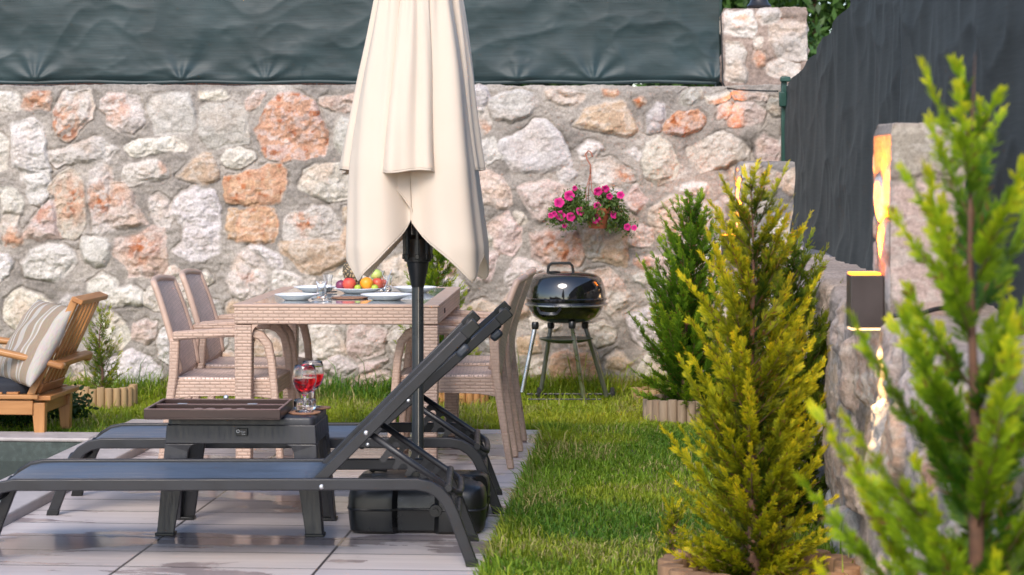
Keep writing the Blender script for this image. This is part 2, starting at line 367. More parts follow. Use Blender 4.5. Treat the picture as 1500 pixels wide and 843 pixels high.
# ---- back wall: stones traced one by one
WY, WX0 = 12.8, -4.4
WTOP = CAMH+(HZ-126)*WY/F
S = 300/1488
T = {'A':(0,120),'B':(280,120),'C':(0,270),'D':(280,270),'E':(0,430),'F':(400,430),'G':(680,110),'I':(900,120),'J':(680,260),'L':(740,420)}
raw = [
('A','p',0,[(0,90),(50,80),(110,75),(130,110),(130,190),(50,190),(0,175)]),
('A','k',(1,265,125,140),[(165,90),(230,65),(345,75),(358,130),(340,185),(220,195),(160,180)]),
('A','p',(1,450,340,190),[(480,80),(640,75),(665,170),(655,270),(600,340),(490,425),(420,370),(395,260),(390,200),(440,140)]),
('A','p',(.55,850,200,150),[(740,150),(800,95),(910,95),(990,120),(1020,180),(1030,300),(960,370),(880,350),(800,320),(780,230),(730,190)]),
('A','g',0,[(1110,110),(1230,85),(1360,85),(1395,160),(1410,270),(1390,380),(1260,385),(1130,385),(1105,260),(1080,185)]),
('A','w',0,[(100,310),(250,270),(300,340),(330,470),(345,640),(230,640),(100,620),(95,520),(105,420)]),
('px','w',0,[(30,250),(68,252),(69.5,269),(66,287),(58,300),(46,296),(41,270),(33,262)]),
('A','p',0,[(365,510),(500,490),(680,410),(740,420),(850,500),(800,560),(640,590),(480,580),(400,605)]),
('A','w',0,[(905,480),(960,450),(1120,430),(1270,415),(1360,470),(1350,510),(1240,490),(1100,520),(1000,545),(940,530)]),
('A','p',(.6,1180,630,60),[(905,620),(1010,600),(1130,580),(1215,640),(1220,690),(1080,720),(960,745),(890,730)]),
('C','k',(.6,330,190,120),[(180,380),(250,230),(370,130),(420,170),(420,330),(435,390),(320,400),(250,385)]),
('C','p',(1.3,505,120,150),[(365,20),(430,-50),(495,-100),(580,-70),(605,20),(605,280),(550,390),(445,380),(430,200),(415,90)]),
('C','p',(1.2,735,110,130),[(640,20),(660,-100),(740,-160),(800,-105),(810,-40),(795,60),(800,270),(830,325),(740,370),(680,350),(660,200)]),
('C','k',(.6,860,90,90),[(812,0),(880,0),(960,130),(1070,290),(940,310),(835,310),(806,200)]),
('px','t',0,[(260,259),(286,233),(300,227),(308,227),(320,249),(318,261),(302,269),(275,266)]),
('px','w',0,[(-20,195),(0,199),(8,209),(8,247),(-15,250)]),
('C','w',0,[(0,30),(130,40),(150,110),(140,210),(20,215),(5,100)]),
('C','p',(1.1,100,400,90),[(40,225),(130,222),(130,320),(160,370),(150,430),(90,455),(40,430),(10,300)]),
('C','w',0,[(150,570),(220,490),(330,440),(440,440),(530,490),(540,570),(490,650),(420,700),(250,680),(180,680),(170,610)]),
('C','g',0,[(610,410),(680,385),(780,400),(800,480),(760,580),(700,590),(610,550),(590,470)]),
('C','k',(.9,1030,470,120),[(840,400),(980,370),(1100,310),(1180,320),(1200,420),(1210,560),(1200,650),(1100,665),(950,660),(920,580),(830,500)]),
('C','p',0,[(1090,110),(1150,80),(1200,130),(1240,220),(1230,310),(1150,300),(1100,230)]),
('px','w',0,[(256,296),(268,284),(282,278),(310,279),(318,302),(322,357),(320,370),(300,383),(280,383),(268,376),(257,367),(272,355),(268,330),(251,312)]),
('px','w',0,[(129,415),(149,403),(167,411),(174,424),(192,419),(212,430),(208,443),(188,448),(170,447),(145,440),(128,425)]),
('px','p',0,[(213,430),(222,418),(238,416),(242,450),(225,453),(213,445)]),
('C','w',0,[(-60,500),(50,520),(80,580),(60,650),(-40,720)]),
('px','p',0,[(8,440),(30,425),(60,432),(80,450),(65,480),(35,485),(10,468)]),
('B','g',0,[(60,220),(110,180),(280,155),(370,200),(410,320),(410,440),(270,470),(110,490),(60,380),(50,280)]),
('B','k',.3,[(400,140),(480,80),(520,95),(450,180),(415,205)]),
('B','k',.8,[(630,85),(770,85),(900,150),(940,270),(1000,420),(960,530),(820,550),(680,570),(540,550),(480,400),(465,350),(540,240),(590,160)]),
('B','w',0,[(220,575),(260,510),(340,500),(460,530),(460,570),(330,615),(260,605)]),
('px','o',.75,[(330,261),(361,255),(393,243),(411,242),(419,250),(417,279),(409,296),(365,300),(332,296)]),
('px','p',0,[(447,251),(463,243),(502,241),(516,257),(514,292),(480,292),(455,280),(439,275)]),
('B','k',.2,[(950,130),(1080,130),(1230,90),(1230,200),(1130,220),(1020,200),(950,170)]),
('B','g',0,[(1060,300),(1110,260),(1190,320),(1190,500),(1100,540),(1050,430)]),
('B','p',0,[(50,80),(230,70),(260,110),(170,130),(60,130)]),
('D','o',.5,[(345,190),(480,180),(600,165),(620,260),(615,350),(590,400),(460,420),(340,405),(330,300)]),
('D','o',0,[(280,190),(328,187),(322,380),(270,390),(260,310)]),
('D','p',(1,830,270,95),[(680,260),(730,205),(850,200),(880,160),(960,170),(1040,240),(1090,320),(1070,370),(900,390),(680,390)]),
('D','t',0,[(655,440),(740,420),(960,420),(1110,440),(1160,520),(1030,600),(930,650),(820,630),(740,530),(660,480)]),
('D','w',0,[(440,460),(500,450),(650,530),(650,590),(580,590),(500,500)]),
('D','p',(.45,420,680,110),[(340,500),(420,480),(540,590),(545,740),(500,800),(380,840),(290,780),(255,700),(290,620)]),
('D','w',0,[(600,650),(690,640),(800,670),(870,690),(860,740),(760,800),(620,780)]),
('px','p',0,[(485,405),(505,393),(540,396),(545,425),(490,425)]),
('px','p',0,[(560,385),(600,368),(625,385),(640,420),(600,440),(565,430)]),
('E','p',0,[(690,190),(790,140),(900,220),(950,310),(880,390),(760,390),(740,290)]),
('E','k',0,[(980,230),(1060,195),(1130,230),(1120,300),(1070,350),(970,320)]),
('E','w',0,[(1160,330),(1220,260),(1250,400),(1230,510),(1170,450)]),
('E','w',0,[(770,510),(960,410),(1090,480),(1170,610),(1080,710),(960,690),(830,700),(790,600)]),
('F','p',0,[(270,230),(420,210),(500,340),(520,430),(420,500),(330,470),(280,360)]),
('F','k',0,[(570,250),(700,210),(810,290),(790,430),(680,465),(570,450)]),
('F','p',0,[(870,270),(980,220),(1010,330),(980,460),(900,470),(850,330)]),
('F','p',0,[(360,500),(480,460),(590,540),(540,590),(450,600),(380,560)]),
('F','k',0,[(640,530),(820,490),(740,560),(650,570)]),
('F','k',0,[(590,640),(690,590),(840,580),(860,650),(760,690),(600,690)]),
('F','p',0,[(300,660),(400,620),(470,660),(470,720),(320,700)]),
('G','g',0,[(195,180),(260,140),(400,120),(510,150),(520,220),(470,280),(340,330),(230,310),(200,250)]),
('G','k',0,[(590,120),(700,105),(880,150),(800,225),(700,220),(620,180)]),
('G','g',0,[(250,510),(340,450),(510,340),(580,335),(650,390),(710,470),(740,570),(770,650),(640,690),(470,700),(350,690),(280,610)]),
('G','t',0,[(800,360),(860,260),(1010,215),(1150,195),(1200,270),(1255,390),(1180,440),(1100,420),(930,400)]),
('G','o',1.2,[(1005,110),(1110,110),(1130,140),(1090,160),(1010,155)]),
('G','o',1.2,[(1240,180),(1290,165),(1310,200),(1270,225)]),
('G','w',0,[(830,550),(900,490),(980,500),(1010,550),(940,580),(850,600)]),
('G','w',0,[(1170,560),(1240,520),(1280,570),(1260,605)]),
('G','g',0,[(1320,300),(1400,190),(1450,230),(1440,310),(1400,400),(1340,410)]),
('I','p',(.5,430,620,40),[(215,560),(240,450),(330,420),(430,470),(460,600),(420,690),(320,730),(230,680)]),
('G','p',(.9,1170,740,80),[(930,650),(1060,610),(1130,650),(1200,690),(1220,760),(1100,780),(980,830),(950,760)]),
('J','k',0,[(120,-70),(180,-40),(260,0),(320,90),(340,200),(280,220),(150,190),(100,60)]),
('G','p',(.8,150,400,60),[(100,250),(150,260),(180,350),(140,430),(120,340)]),
('I','k',1.0,[(395,280),(470,215),(600,210),(660,270),(640,330),(520,380),(380,355)]),
('I','k',(1,880,300,70),[(820,260),(900,160),(1010,170),(1090,230),(1060,290),(930,325),(840,310)]),
('I','k',(.8,790,265,30),[(760,190),(800,150),(850,180),(810,260),(765,260)]),
('I','p',0,[(660,110),(860,75),(860,110),(720,150),(670,145)]),
('I','k',0,[(880,80),(1110,105),(1100,125),(960,135),(880,120)]),
('I','p',0,[(530,490),(700,400),(800,380),(900,430),(990,500),(1000,560),(830,600),(640,635),(570,590)]),
('J','k',(.4,440,110,60),[(400,80),(500,40),(690,50),(770,100),(740,170),(650,230),(560,330),(500,300),(470,220)]),
('J','p',0,[(370,260),(420,270),(470,330),(400,340)]),
('J','k',0,[(180,340),(310,250),(350,340),(410,380),(400,480),(340,550),(250,530),(200,460)]),
('J','k',(1.2,700,520,170),[(480,420),(600,390),(800,400),(860,480),(850,570),(830,640),(700,640),(590,630),(510,570)]),
('J','t',0,[(960,590),(1010,470),(1170,390),(1180,500),(1170,640),(1050,620)]),
('J','d',0,[(860,390),(980,380),(1020,450),(970,560),(900,560)]),
('J','k',(.9,1290,620,90),[(1230,620),(1290,590),(1400,570),(1480,560),(1480,690),(1340,680)]),
('J','p',0,[(300,700),(390,600),(530,640),(600,680),(480,700),(380,760),(330,830)]),
('px','k',0,[(860,400),(892,395),(908,409),(918,430),(915,450),(895,460),(880,440)]),
('px','k',0,[(705,375),(728,370),(725,395),(712,410),(697,405)]),
('J','k',(.5,1240,190,60),[(1150,150),(1250,60),(1320,150),(1240,260),(1180,220)]),
('px','k',0,[(955,306),(985,284),(1010,290),(1005,325),(990,348),(965,345),(952,327)]),
('px','w',0,[(990,275),(1015,268),(1035,270),(1030,290)]),
('L','p',0,[(1020,80),(1100,20),(1190,30),(1220,130),(1100,150)]),
('L','w',0,[(890,230),(1050,150),(1190,200),(1210,350),(1010,440),(940,370)]),
('L','t',0,[(740,520),(800,460),(870,500),(920,560),(860,620),(740,580)]),
('L','p',0,[(600,290),(720,260),(800,340),(790,390),(680,430),(640,380)]),
('L','o',.35,[(330,520),(420,475),(600,500),(680,580),(690,700),(500,720),(340,680)]),
('L','t',0,[(100,380),(240,360),(250,470),(110,490)]),
('L','p',0,[(740,40),(890,30),(880,150),(760,190)]),
]
def tile_pt(t, a, b):
    if t == 'px': return a, b
    return T[t][0]+a*S, T[t][1]+b*S
stones = []
for t, kind, rust, pts in raw:
    pl = []
    for a,b in pts:
        x, y = tile_pt(t, a, b); pl.append(((x-750)*WY/F-WX0, CAMH-(y-HZ)*WY/F+.1))
    if isinstance(rust, tuple):
        x, y = tile_pt(t, rust[1], rust[2]); rust = (rust[0], (x-750)*WY/F-WX0, CAMH-(y-HZ)*WY/F+.1, rust[3]*S*WY/F)
    stones.append((pl, kind, rust))
bw = rubble('stone_wall', [(WX0,WY),(2.6,WY)], -.1, WTOP, .42, stones, .0066, 11, fill=(.115,.042), nfill=3000, topdip=.012, amp=.034, gapf=.018)
tag(bw, 'tall pale limestone rubble wall with rust-stained stones across the back', 'wall')

# ---- corner pillar standing on the back wall
pz = WTOP
pl_ = []
def pst(pts):    # zoom tile (900,0): polygons on the pillar front (plane Y=13.0)
    out = []
    for a,b in pts:
        x, y = 900+a*S, b*S; out.append(((x-750)*13.0/F-((1058-750)*13.0/F), CAMH-(y-HZ)*13.0/F-pz))
    return out
pstones = [(pst([(805,90),(990,95),(1030,190),(1000,255),(860,250),(805,230)]),'w',0),
 (pst([(1135,190),(1240,165),(1390,180),(1400,350),(1390,430),(1200,440),(1130,300)]),'p',0),
 (pst([(1090,500),(1180,450),(1330,470),(1330,570),(1170,560)]),'p',.15),
 (pst([(815,310),(900,320),(945,400),(945,580),(815,580)]),'p',0),
 (pst([(1040,380),(1085,410),(1090,480),(1050,490),(1010,440)]),'k',.7),
 (pst([(1030,290),(1070,290),(1060,340),(1035,350)]),'p',0)]
x0, x1 = (1058-750)*13.0/F, (1182-750)*13.0/F
cp = rubble('stone_pillar', [(x0,12.97),(x1,12.97),(x1,13.46),(x0,13.46),(x0,12.97)], pz, CAMH+(HZ-13)*13/F, .25, pstones, .007, 21, closed=True, fill=(.11,.05), nfill=160, mortar=(.33,.25,.21), amp=.03)
tag(cp, 'square stone pillar on top of the back wall at the corner', 'pillar')

# ---- right-hand low wall, its face nearly in line with the view
def wface(Y): return .841+.0418*Y
RT = .905
rw = rubble('stone_wall', [(wface(12.75),12.75),(wface(2.2),2.2)], -.1, RT, .62, [], .011, 31, fill=(.24,.07), nfill=1500, topdip=.03, amp=.042, fillkinds='kkptwk', ex_=.016, mortar=(.35,.285,.25))
tag(rw, 'low rubble wall running along the right side behind the conifers', 'wall')

# ---- two pillars standing on the low wall
Yn, Yf = 6.2, 6.48
xl = (1300-750)*Yn/F+.010; xr = xl+.222
def plst(pts): return [((x-1300)*Yn/F, CAMH-(y-HZ)*Yn/F-(RT-.03)) for x,y in pts]
p1s = [(plst([(1303,190),(1390,190),(1402,235),(1380,246),(1310,244)]),'d',0),
       (plst([(1304,276),(1398,272),(1404,380),(1400,455),(1330,465),(1304,440),(1300,350)]),'k',0)]
p1 = rubble('stone_pillar', [(xl,Yn),(xr,Yn),(xr,Yf),(xl-.004,Yf),(xl,Yn)], RT-.03, CAMH-(182-HZ)*Yn/F, .11, p1s, .006, 41, closed=True, fill=(.09,.05), nfill=120, amp=.003, rscale=.08, mortar=(.30,.25,.215))
tag(p1, 'slim stone pillar lit orange on one edge by the nearer lamp', 'pillar')
xa, xb = (1088-750)*12.3/F, (1088-750)*12.3/F+.34
p2 = rubble('stone_pillar', [(xa,12.3),(xb,12.3),(xb,12.72),(xa,12.72),(xa,12.3)], RT-.05, CAMH-(238-HZ)*12.3/F, .17, [], .009, 51, closed=True, fill=(.1,.05), nfill=200, amp=.028, mortar=(.27,.25,.24))
tag(p2, 'grey mortared stone pillar in the wall corner behind the far lamp', 'pillar')
# ------------------------------------------------------------------ ground: patio frame (u along its far edge, v away from the camera)
PA = R(-4.0); PO = (.177, 11.0)
ex, ey = (math.cos(PA), math.sin(PA)), (-math.sin(PA), math.cos(PA))
def UV2(u, v, z=0): return (PO[0]+u*ex[0]+v*ey[0], PO[1]+u*ex[1]+v*ey[1], z)
def toUV(x, y): dx, dy = x-PO[0], y-PO[1]; return dx*ex[0]+dy*ex[1], dx*ey[0]+dy*ey[1]
POOL_R, POOL_FAR = -2.186, -.83
# soil / lawn sheet with the pool cut out
m = pm('lawn_soil', (.050,.058,.018), rough=.95, var=.5, vs=6, bump=.6, bs=40, dist=.02); M['soil'] = m
g = MB()
def quad(u0,v0,u1,v1,z): g.add([UV2(u0,v0,z),UV2(u1,v0,z),UV2(u1,v1,z),UV2(u0,v1,z)], [(0,1,2,3)])
quad(-60,POOL_FAR+.25,60,60,-.012); quad(POOL_R+.2,-14,60,POOL_FAR+.25,-.012); quad(-60,-60,60,-14,-.012)
quad(-60,-14,-9,POOL_FAR+.25,-.012)
tag(g.build('lawn', m, smooth=None), kind='structure')
# patio of wood-look porcelain planks
m, nt, b = nodes('wood_look_porcelain'); L = nt.links.new
tc = N(nt,'ShaderNodeTexCoord'); mp = N(nt,'ShaderNodeMapping'); mp.inputs['Location'].default_value=(.556+.669*20,3.36+.29*40,0); L(tc.outputs['Object'], mp.inputs['Vector'])
br = N(nt,'ShaderNodeTexBrick', offset=0.0, i_Scale=1.0); L(mp.outputs[0], br.inputs['Vector'])
for k,v_ in (('Brick Width',.669),('Row Height',.29),('Mortar Size',.006),('Mortar Smooth',.3),('Bias',0.0)): br.inputs[k].default_value=v_
br.inputs['Color1'].default_value=(.60,.53,.505,1); br.inputs['Color2'].default_value=(.53,.47,.47,1); br.inputs['Mortar'].default_value=(.06,.05,.05,1)
m2 = N(nt,'ShaderNodeMapping'); m2.inputs['Scale'].default_value=(1.6,22,1); L(tc.outputs['Object'], m2.inputs['Vector'])
gr = N(nt,'ShaderNodeTexNoise', i_Scale=1.0, i_Detail=7.0, i_Roughness=.62, i_Distortion=.4); L(m2.outputs[0], gr.inputs['Vector'])
gm = N(nt,'ShaderNodeMapRange'); gm.inputs[1].default_value=.25; gm.inputs[2].default_value=.75; gm.inputs[3].default_value=.82; gm.inputs[4].default_value=1.13; L(gr.outputs['Fac'], gm.inputs[0])
mu = N(nt,'ShaderNodeMix', data_type='RGBA', blend_type='MULTIPLY'); mu.inputs[0].default_value=1; L(br.outputs['Color'], mu.inputs[6]); L(gm.outputs[0], mu.inputs[7])
m3 = N(nt,'ShaderNodeMapping'); m3.inputs['Scale'].default_value=(.8,2.6,1); m3.inputs['Location'].default_value=(3.1,.4,0); L(tc.outputs['Object'], m3.inputs['Vector'])
wn = N(nt,'ShaderNodeTexNoise', i_Scale=1.0, i_Detail=6.0, i_Roughness=.6, i_Distortion=.5); L(m3.outputs[0], wn.inputs['Vector'])
wm = N(nt,'ShaderNodeMapRange'); wm.inputs[1].default_value=.53; wm.inputs[2].default_value=.56; L(wn.outputs['Fac'], wm.inputs[0])
wd = N(nt,'ShaderNodeMix', data_type='RGBA', blend_type='MULTIPLY'); L(wm.outputs[0], wd.inputs[0]); L(mu.outputs[2], wd.inputs[6]); wd.inputs[7].default_value=(.66,.61,.62,1); L(wd.outputs[2], b.inputs['Base Color'])
wr = N(nt,'ShaderNodeMapRange'); wr.inputs[3].default_value=.42; wr.inputs[4].default_value=.13; L(wm.outputs[0], wr.inputs[0]); L(wr.outputs[0], b.inputs['Roughness'])
ad = N(nt,'ShaderNodeMath', operation='MULTIPLY'); ad.inputs[1].default_value=-3.0; L(br.outputs['Fac'], ad.inputs[0])
a2 = N(nt,'ShaderNodeMath', operation='ADD'); L(ad.outputs[0], a2.inputs[0]); L(gr.outputs['Fac'], a2.inputs[1])
bp = N(nt,'ShaderNodeBump', i_Strength=.35, i_Distance=.0012); L(a2.outputs[0], bp.inputs['Height']); L(bp.outputs[0], b.inputs['Normal'])
M['patio'] = m
pt = MB(); pt.box(((-1.874)/2,-5,-.05),(1.874,10,.1))
o = pt.build('patio', m, smooth=None, bevel=.004); o.location=(PO[0],PO[1],0); o.rotation_euler=(0,0,PA); tag(o, kind='structure')
M['coping'] = pm('travertine_coping', (.40,.355,.34), rough=.6, var=.16, vs=14, bump=.3, bs=60)
cpn = MB(); cpn.box(((-1.874-2.186)/2,-5,.015),(.312,10,.05)); cpn.box(((-2.187-8.8)/2,POOL_FAR+.125,.030),(6.612,.25,.02))
o = cpn.build('pool_coping', M['coping'], smooth=None, bevel=.008); o.location=(PO[0],PO[1],0); o.rotation_euler=(0,0,PA); tag(o, kind='structure')
M['pooltile'] = pm('dark_mosaic_tile', (.035,.050,.048), rough=.25, var=.4, vs=30, bump=.1)
pw = MB(); pw.box((-5.5,POOL_FAR+.03,-.546),(6.6,.05,1.128)); pw.box((-2.186+.03,-5.5,-.56),(.05,9.3,1.096)); pw.box((-5.5,-5.5,-1.2),(6.6,9.3,.1))
o = pw.build('pool_shell', M['pooltile'], smooth=None); o.location=(PO[0],PO[1],0); o.rotation_euler=(0,0,PA); tag(o, kind='structure')
m, nt, b = nodes('pool_water_surface'); b.inputs['Base Color'].default_value=(.022,.028,.020,1); b.inputs['Roughness'].default_value=.02; b.inputs['IOR'].default_value=1.33
tc = N(nt,'ShaderNodeTexCoord'); nz = N(nt,'ShaderNodeTexNoise', i_Scale=5.0, i_Detail=2.0); nt.links.new(tc.outputs['Object'], nz.inputs['Vector'])
bp = N(nt,'ShaderNodeBump', i_Strength=.03, i_Distance=.01); nt.links.new(nz.outputs['Fac'], bp.inputs['Height']); nt.links.new(bp.outputs[0], b.inputs['Normal'])
wt = MB(); wt.add([(-8.8,-10,-.075),(-2.182,-10,-.075),(-2.182,POOL_FAR+.004,-.075),(-8.8,POOL_FAR+.004,-.075)],[(0,1,2,3)])
o = wt.build('pool_water', m, smooth=None); o.location=(PO[0],PO[1],0); o.rotation_euler=(0,0,PA); tag(o, kind='structure')

# ------------------------------------------------------------------ grass
M['grass'] = attr_mat('grass_blades', rough=.6, var=.12, vs=20, bump=0, trans=.42, spec=.35, tcol=(1.15,1.3,.5))
def grass():
    rs = np.random.RandomState(5)
    def scat(n, x0, x1, y0, y1): return np.stack([rs.uniform(x0,x1,n), rs.uniform(y0,y1,n)],1)
    pts = np.concatenate([scat(150000,-.35,1.5,6.2,12.75), scat(120000,-3.6,1.4,10.3,12.75), scat(6000,-3.6,1.4,12.45,12.75)])
    u, v = toUV(pts[:,0], pts[:,1])
    on_patio = (u < -.005) & (v < .0) & (u > POOL_R-.01)
    pool = (u <= POOL_R+.02) & (v < POOL_FAR+.27)
    wall = pts[:,0] > wface(pts[:,1])-.02
    keep = ~(on_patio | pool | wall)
    # lawn clumps and thin patches
    cl = vn(pts[:,0]*5, pts[:,1]*4, 3)*.6+vn(pts[:,0]*14, pts[:,1]*11, 4)*.4
    keep &= rs.rand(len(pts)) < (.40+.75*cl)
    p = pts[keep]; u = u[keep]; v = v[keep]; n = len(p); cl = cl[keep]
    edge = np.where(v < .02, u, 9); edge2 = np.where(u < .1, v, 9); ed = np.minimum(np.abs(edge), np.abs(edge2))
    h = .022+.024*rs.rand(n)**1.5+.024*cl*vn(p[:,0]*2.2,p[:,1]*2.0,8)
    h += .040*np.exp(-(ed/.07)**2)*rs.rand(n)+.014*np.exp(-((u-.08)/.10)**2)*(v < 0)
    h += (.05+.14*rs.rand(n)**2)*sstep(12.25,12.7,p[:,1])+.03*sstep(10.9,11.6,p[:,1])*rs.rand(n)
    h += .10*rs.rand(n)**3*sstep(.35,.0,wface(p[:,1])-p[:,0])
    h *= np.where(rs.rand(n) < .02, 1.8, .86)
    az = rs.rand(n)*6.283; lean = .35+.75*rs.rand(n)
    lx, ly = np.cos(az)*lean, np.sin(az)*lean
    pull = np.exp(-(np.abs(edge)/.06)**2)*.45; lx = lx-pull*ex[0]; ly = ly-pull*ex[1]
    w = .0016+.0017*rs.rand(n); w = w*np.where(h > .09, 1.25, 1)
    wa = az+1.57+rs.uniform(-.6,.6,n); wx, wy = np.cos(wa)*w, np.sin(wa)*w
    z0 = -.014
    V = np.empty((n,5,3), np.float32)
    V[:,0] = np.stack([p[:,0]-wx, p[:,1]-wy, np.full(n,z0)],1); V[:,1] = np.stack([p[:,0]+wx, p[:,1]+wy, np.full(n,z0)],1)
    mx_, my_ = p[:,0]+lx*h*.28, p[:,1]+ly*h*.28
    V[:,2] = np.stack([mx_-wx*.8, my_-wy*.8, z0+h*.62],1); V[:,3] = np.stack([mx_+wx*.8, my_+wy*.8, z0+h*.62],1)
    V[:,4] = np.stack([p[:,0]+lx*h*.85, p[:,1]+ly*h*.85, z0+h*(1-.28*np.minimum(lean,1))],1)
    i = np.arange(n)*5
    # blade colours: fresh, dull and straw in patches, plus the painted sunlit strip
    fresh = np.array([.20,.32,.022]); deep = np.array([.075,.19,.020]); yel = np.array([.42,.44,.035]); straw = np.array([.46,.39,.17])
    t1 = np.clip(vn(p[:,0]*1.6,p[:,1]*1.3,21)*1.6-.3+rs.uniform(-.25,.25,n),0,1)[:,None]
    C = deep*(1-t1)+fresh*t1
    far = sstep(10.6,11.5,p[:,1])*sstep(12.6,12.1,p[:,1])  # sunlight on the far strip, put in as yellower blades
    t2 = np.clip(sstep(.45,.8,vn(p[:,0]*2.1+5,p[:,1]*2.3,23))*.55+.62*far+rs.uniform(-.3,.3,n),0,1)[:,None]
    C = C*(1-t2)+yel*t2
    pst_ = sstep(.58,.75,vn(p[:,0]*3.3+3,p[:,1]*3.1,25))
    st = (rs.rand(n) < .05+.30*pst_)[:,None]
    C = np.where(st, straw*(.6+.6*rs.rand(n))[:,None], C)*(.75+.5*rs.rand(n))[:,None]
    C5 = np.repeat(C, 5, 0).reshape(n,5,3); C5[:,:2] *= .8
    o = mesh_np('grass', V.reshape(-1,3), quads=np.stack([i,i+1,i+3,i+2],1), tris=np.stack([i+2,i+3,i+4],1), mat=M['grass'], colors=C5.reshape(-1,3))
    tag(o, kind='stuff')
grass()

# ------------------------------------------------------------------ netting fences
def netmat(name, c, sheen):
    m, nt, b = nodes(name); L = nt.links.new
    tc = N(nt,'ShaderNodeTexCoord'); mp = N(nt,'ShaderNodeMapping'); mp.inputs['Scale'].default_value=(6,6,90); L(tc.outputs['Object'], mp.inputs['Vector'])
    n1 = N(nt,'ShaderNodeTexNoise', i_Scale=1.0, i_Detail=4.0, i_Roughness=.6); L(mp.outputs[0], n1.inputs['Vector'])
    n2 = N(nt,'ShaderNodeTexNoise', i_Scale=3.0, i_Detail=4.0); L(tc.outputs['Object'], n2.inputs['Vector'])
    mm = N(nt,'ShaderNodeMath', operation='ADD'); L(n1.outputs['Fac'], mm.inputs[0]); L(n2.outputs['Fac'], mm.inputs[1])
    rp = N(nt,'ShaderNodeMapRange'); rp.inputs[1].default_value=.7; rp.inputs[2].default_value=1.3; L(mm.outputs[0], rp.inputs[0])
    mx = N(nt,'ShaderNodeMix', data_type='RGBA'); mx.inputs[6].default_value=c4([k*.72 for k in c]); mx.inputs[7].default_value=c4([k*1.3 for k in c]); L(rp.outputs[0], mx.inputs[0]); L(mx.outputs[2], b.inputs['Base Color'])
    b.inputs['Roughness'].default_value=.7 if sheen < .06 else .5; b.inputs['Specular IOR Level'].default_value=.12 if sheen < .06 else .45; b.inputs['Sheen Weight'].default_value=sheen; b.inputs['Sheen Tint'].default_value=(.7,.85,.95,1)
    bp = N(nt,'ShaderNodeBump', i_Strength=.3, i_Distance=.003); L(n1.outputs['Fac'], bp.inputs['Height']); L(bp.outputs[0], b.inputs['Normal'])
    return m
M['net'] = netmat('dark_teal_shade_net', (.0125,.029,.032), .08)
M['net2'] = netmat('charcoal_shade_net', (.024,.0265,.0265), .05)
M['greenpaint'] = pm('dark_green_paint', (.012,.055,.042), rough=.4)
M['wire'] = pm('dark_wire', (.03,.04,.035), rough=.5, bump=0)
fr = empty('netting_fence', (0,13.0,WTOP), 0, 'long teal shade net tied to a wire fence on top of the back wall', 'fence')
nx, nzv = 560, 110
X, Zt = np.meshgrid(np.linspace(-4.3,1.27,nx), np.linspace(0,1,nzv), indexing='ij')
ZB = CAMH+(HZ-121.5)*13.0/F
ties = [(px-750)*13.0/F for px in (-120,55,268,390,560,757,870,1045)]
zb = ZB+.010*np.min([np.abs(X-t) for t in ties],0)*1.2-.012*np.exp(-np.min([np.abs(X-t) for t in ties],0)/.06)
Z = zb+Zt*(3.15-zb)
dy = .030*fbm(X*1.1, Z*2.2, 2, 61)+.007*(1-np.abs(fbm(X*1.9+Z*1.2+3, Z*4.2-X*1.1, 2, 67)))**6+.006*fbm(X*5,Z*3,2,68)+.006*(1-np.abs(fbm(X*2.6-Z*2.2+3, Z*3.2+X*1.4, 2, 69)))**8+.006*(1-np.abs(fbm(X*1.3+Z*.7, Z*3.5-X*.6, 2, 63)))**4+.004*(1-np.abs(fbm(X*4+Z*2, Z*6, 3, 65)))**3
for k,t in enumerate(ties):
    r = np.hypot(X-t, (Z-ZB)); a = np.arctan2(Z-ZB, X-t)
    dy += (.0045+.005*((k*37)%5)/4)*np.cos(a*(6+(k*3)%5)+k*1.7+2*fbm(X*2,Z*2,2,70+k))*np.exp(-r/(.14+.07*((k*7)%4)))*sstep(0,.05,r)
    dy += .03*np.exp(-(r/.10)**2)
dy *= sstep(0,.03,Zt)
V = np.stack([X, 12.985-dy*.9-.012-0*13.0+0*X, Z],-1); V[...,1] += 0
V = (V-np.array([0,13.0,WTOP])).reshape(-1,3)
ix = np.arange(nx*nzv).reshape(nx,nzv); q = np.stack([ix[:-1,:-1],ix[1:,:-1],ix[1:,1:],ix[:-1,1:]],-1).reshape(-1,4)
mesh_np('net', V, quads=q, mat=M['net'], parent=fr, smooth=180)
hm = MB(); hm.tube([(x_,12.965,CAMH+(HZ-121)*13/F+.004*math.sin(x_*9)) for x_ in np.linspace(-4.3,1.25,60)], .011, 8); hm.build('hem', M['net'], fr, world=(0,13,WTOP))
w = MB()
for i in range(150): x_ = -4.3+i*.0375; w.tube([(x_,13.03,WTOP-.02),(x_,13.03,WTOP+.3)], .0016, 4)
for z in (WTOP+.02,WTOP+.05,WTOP+.15): w.tube([(-4.3,13.03,z),(1.27,13.03,z)], .0018, 4)
w.build('wire_mesh', M['wire'], fr, world=(0,13,WTOP))
for px in (-300,235,757,1053):
    x_ = (px-750)*13.06/F; pp = MB(); pp.box((x_,13.06,WTOP+.62),(.035,.035,1.3)); pp.build('post', M['greenpaint'], fr, world=(0,13,WTOP), bevel=.003)
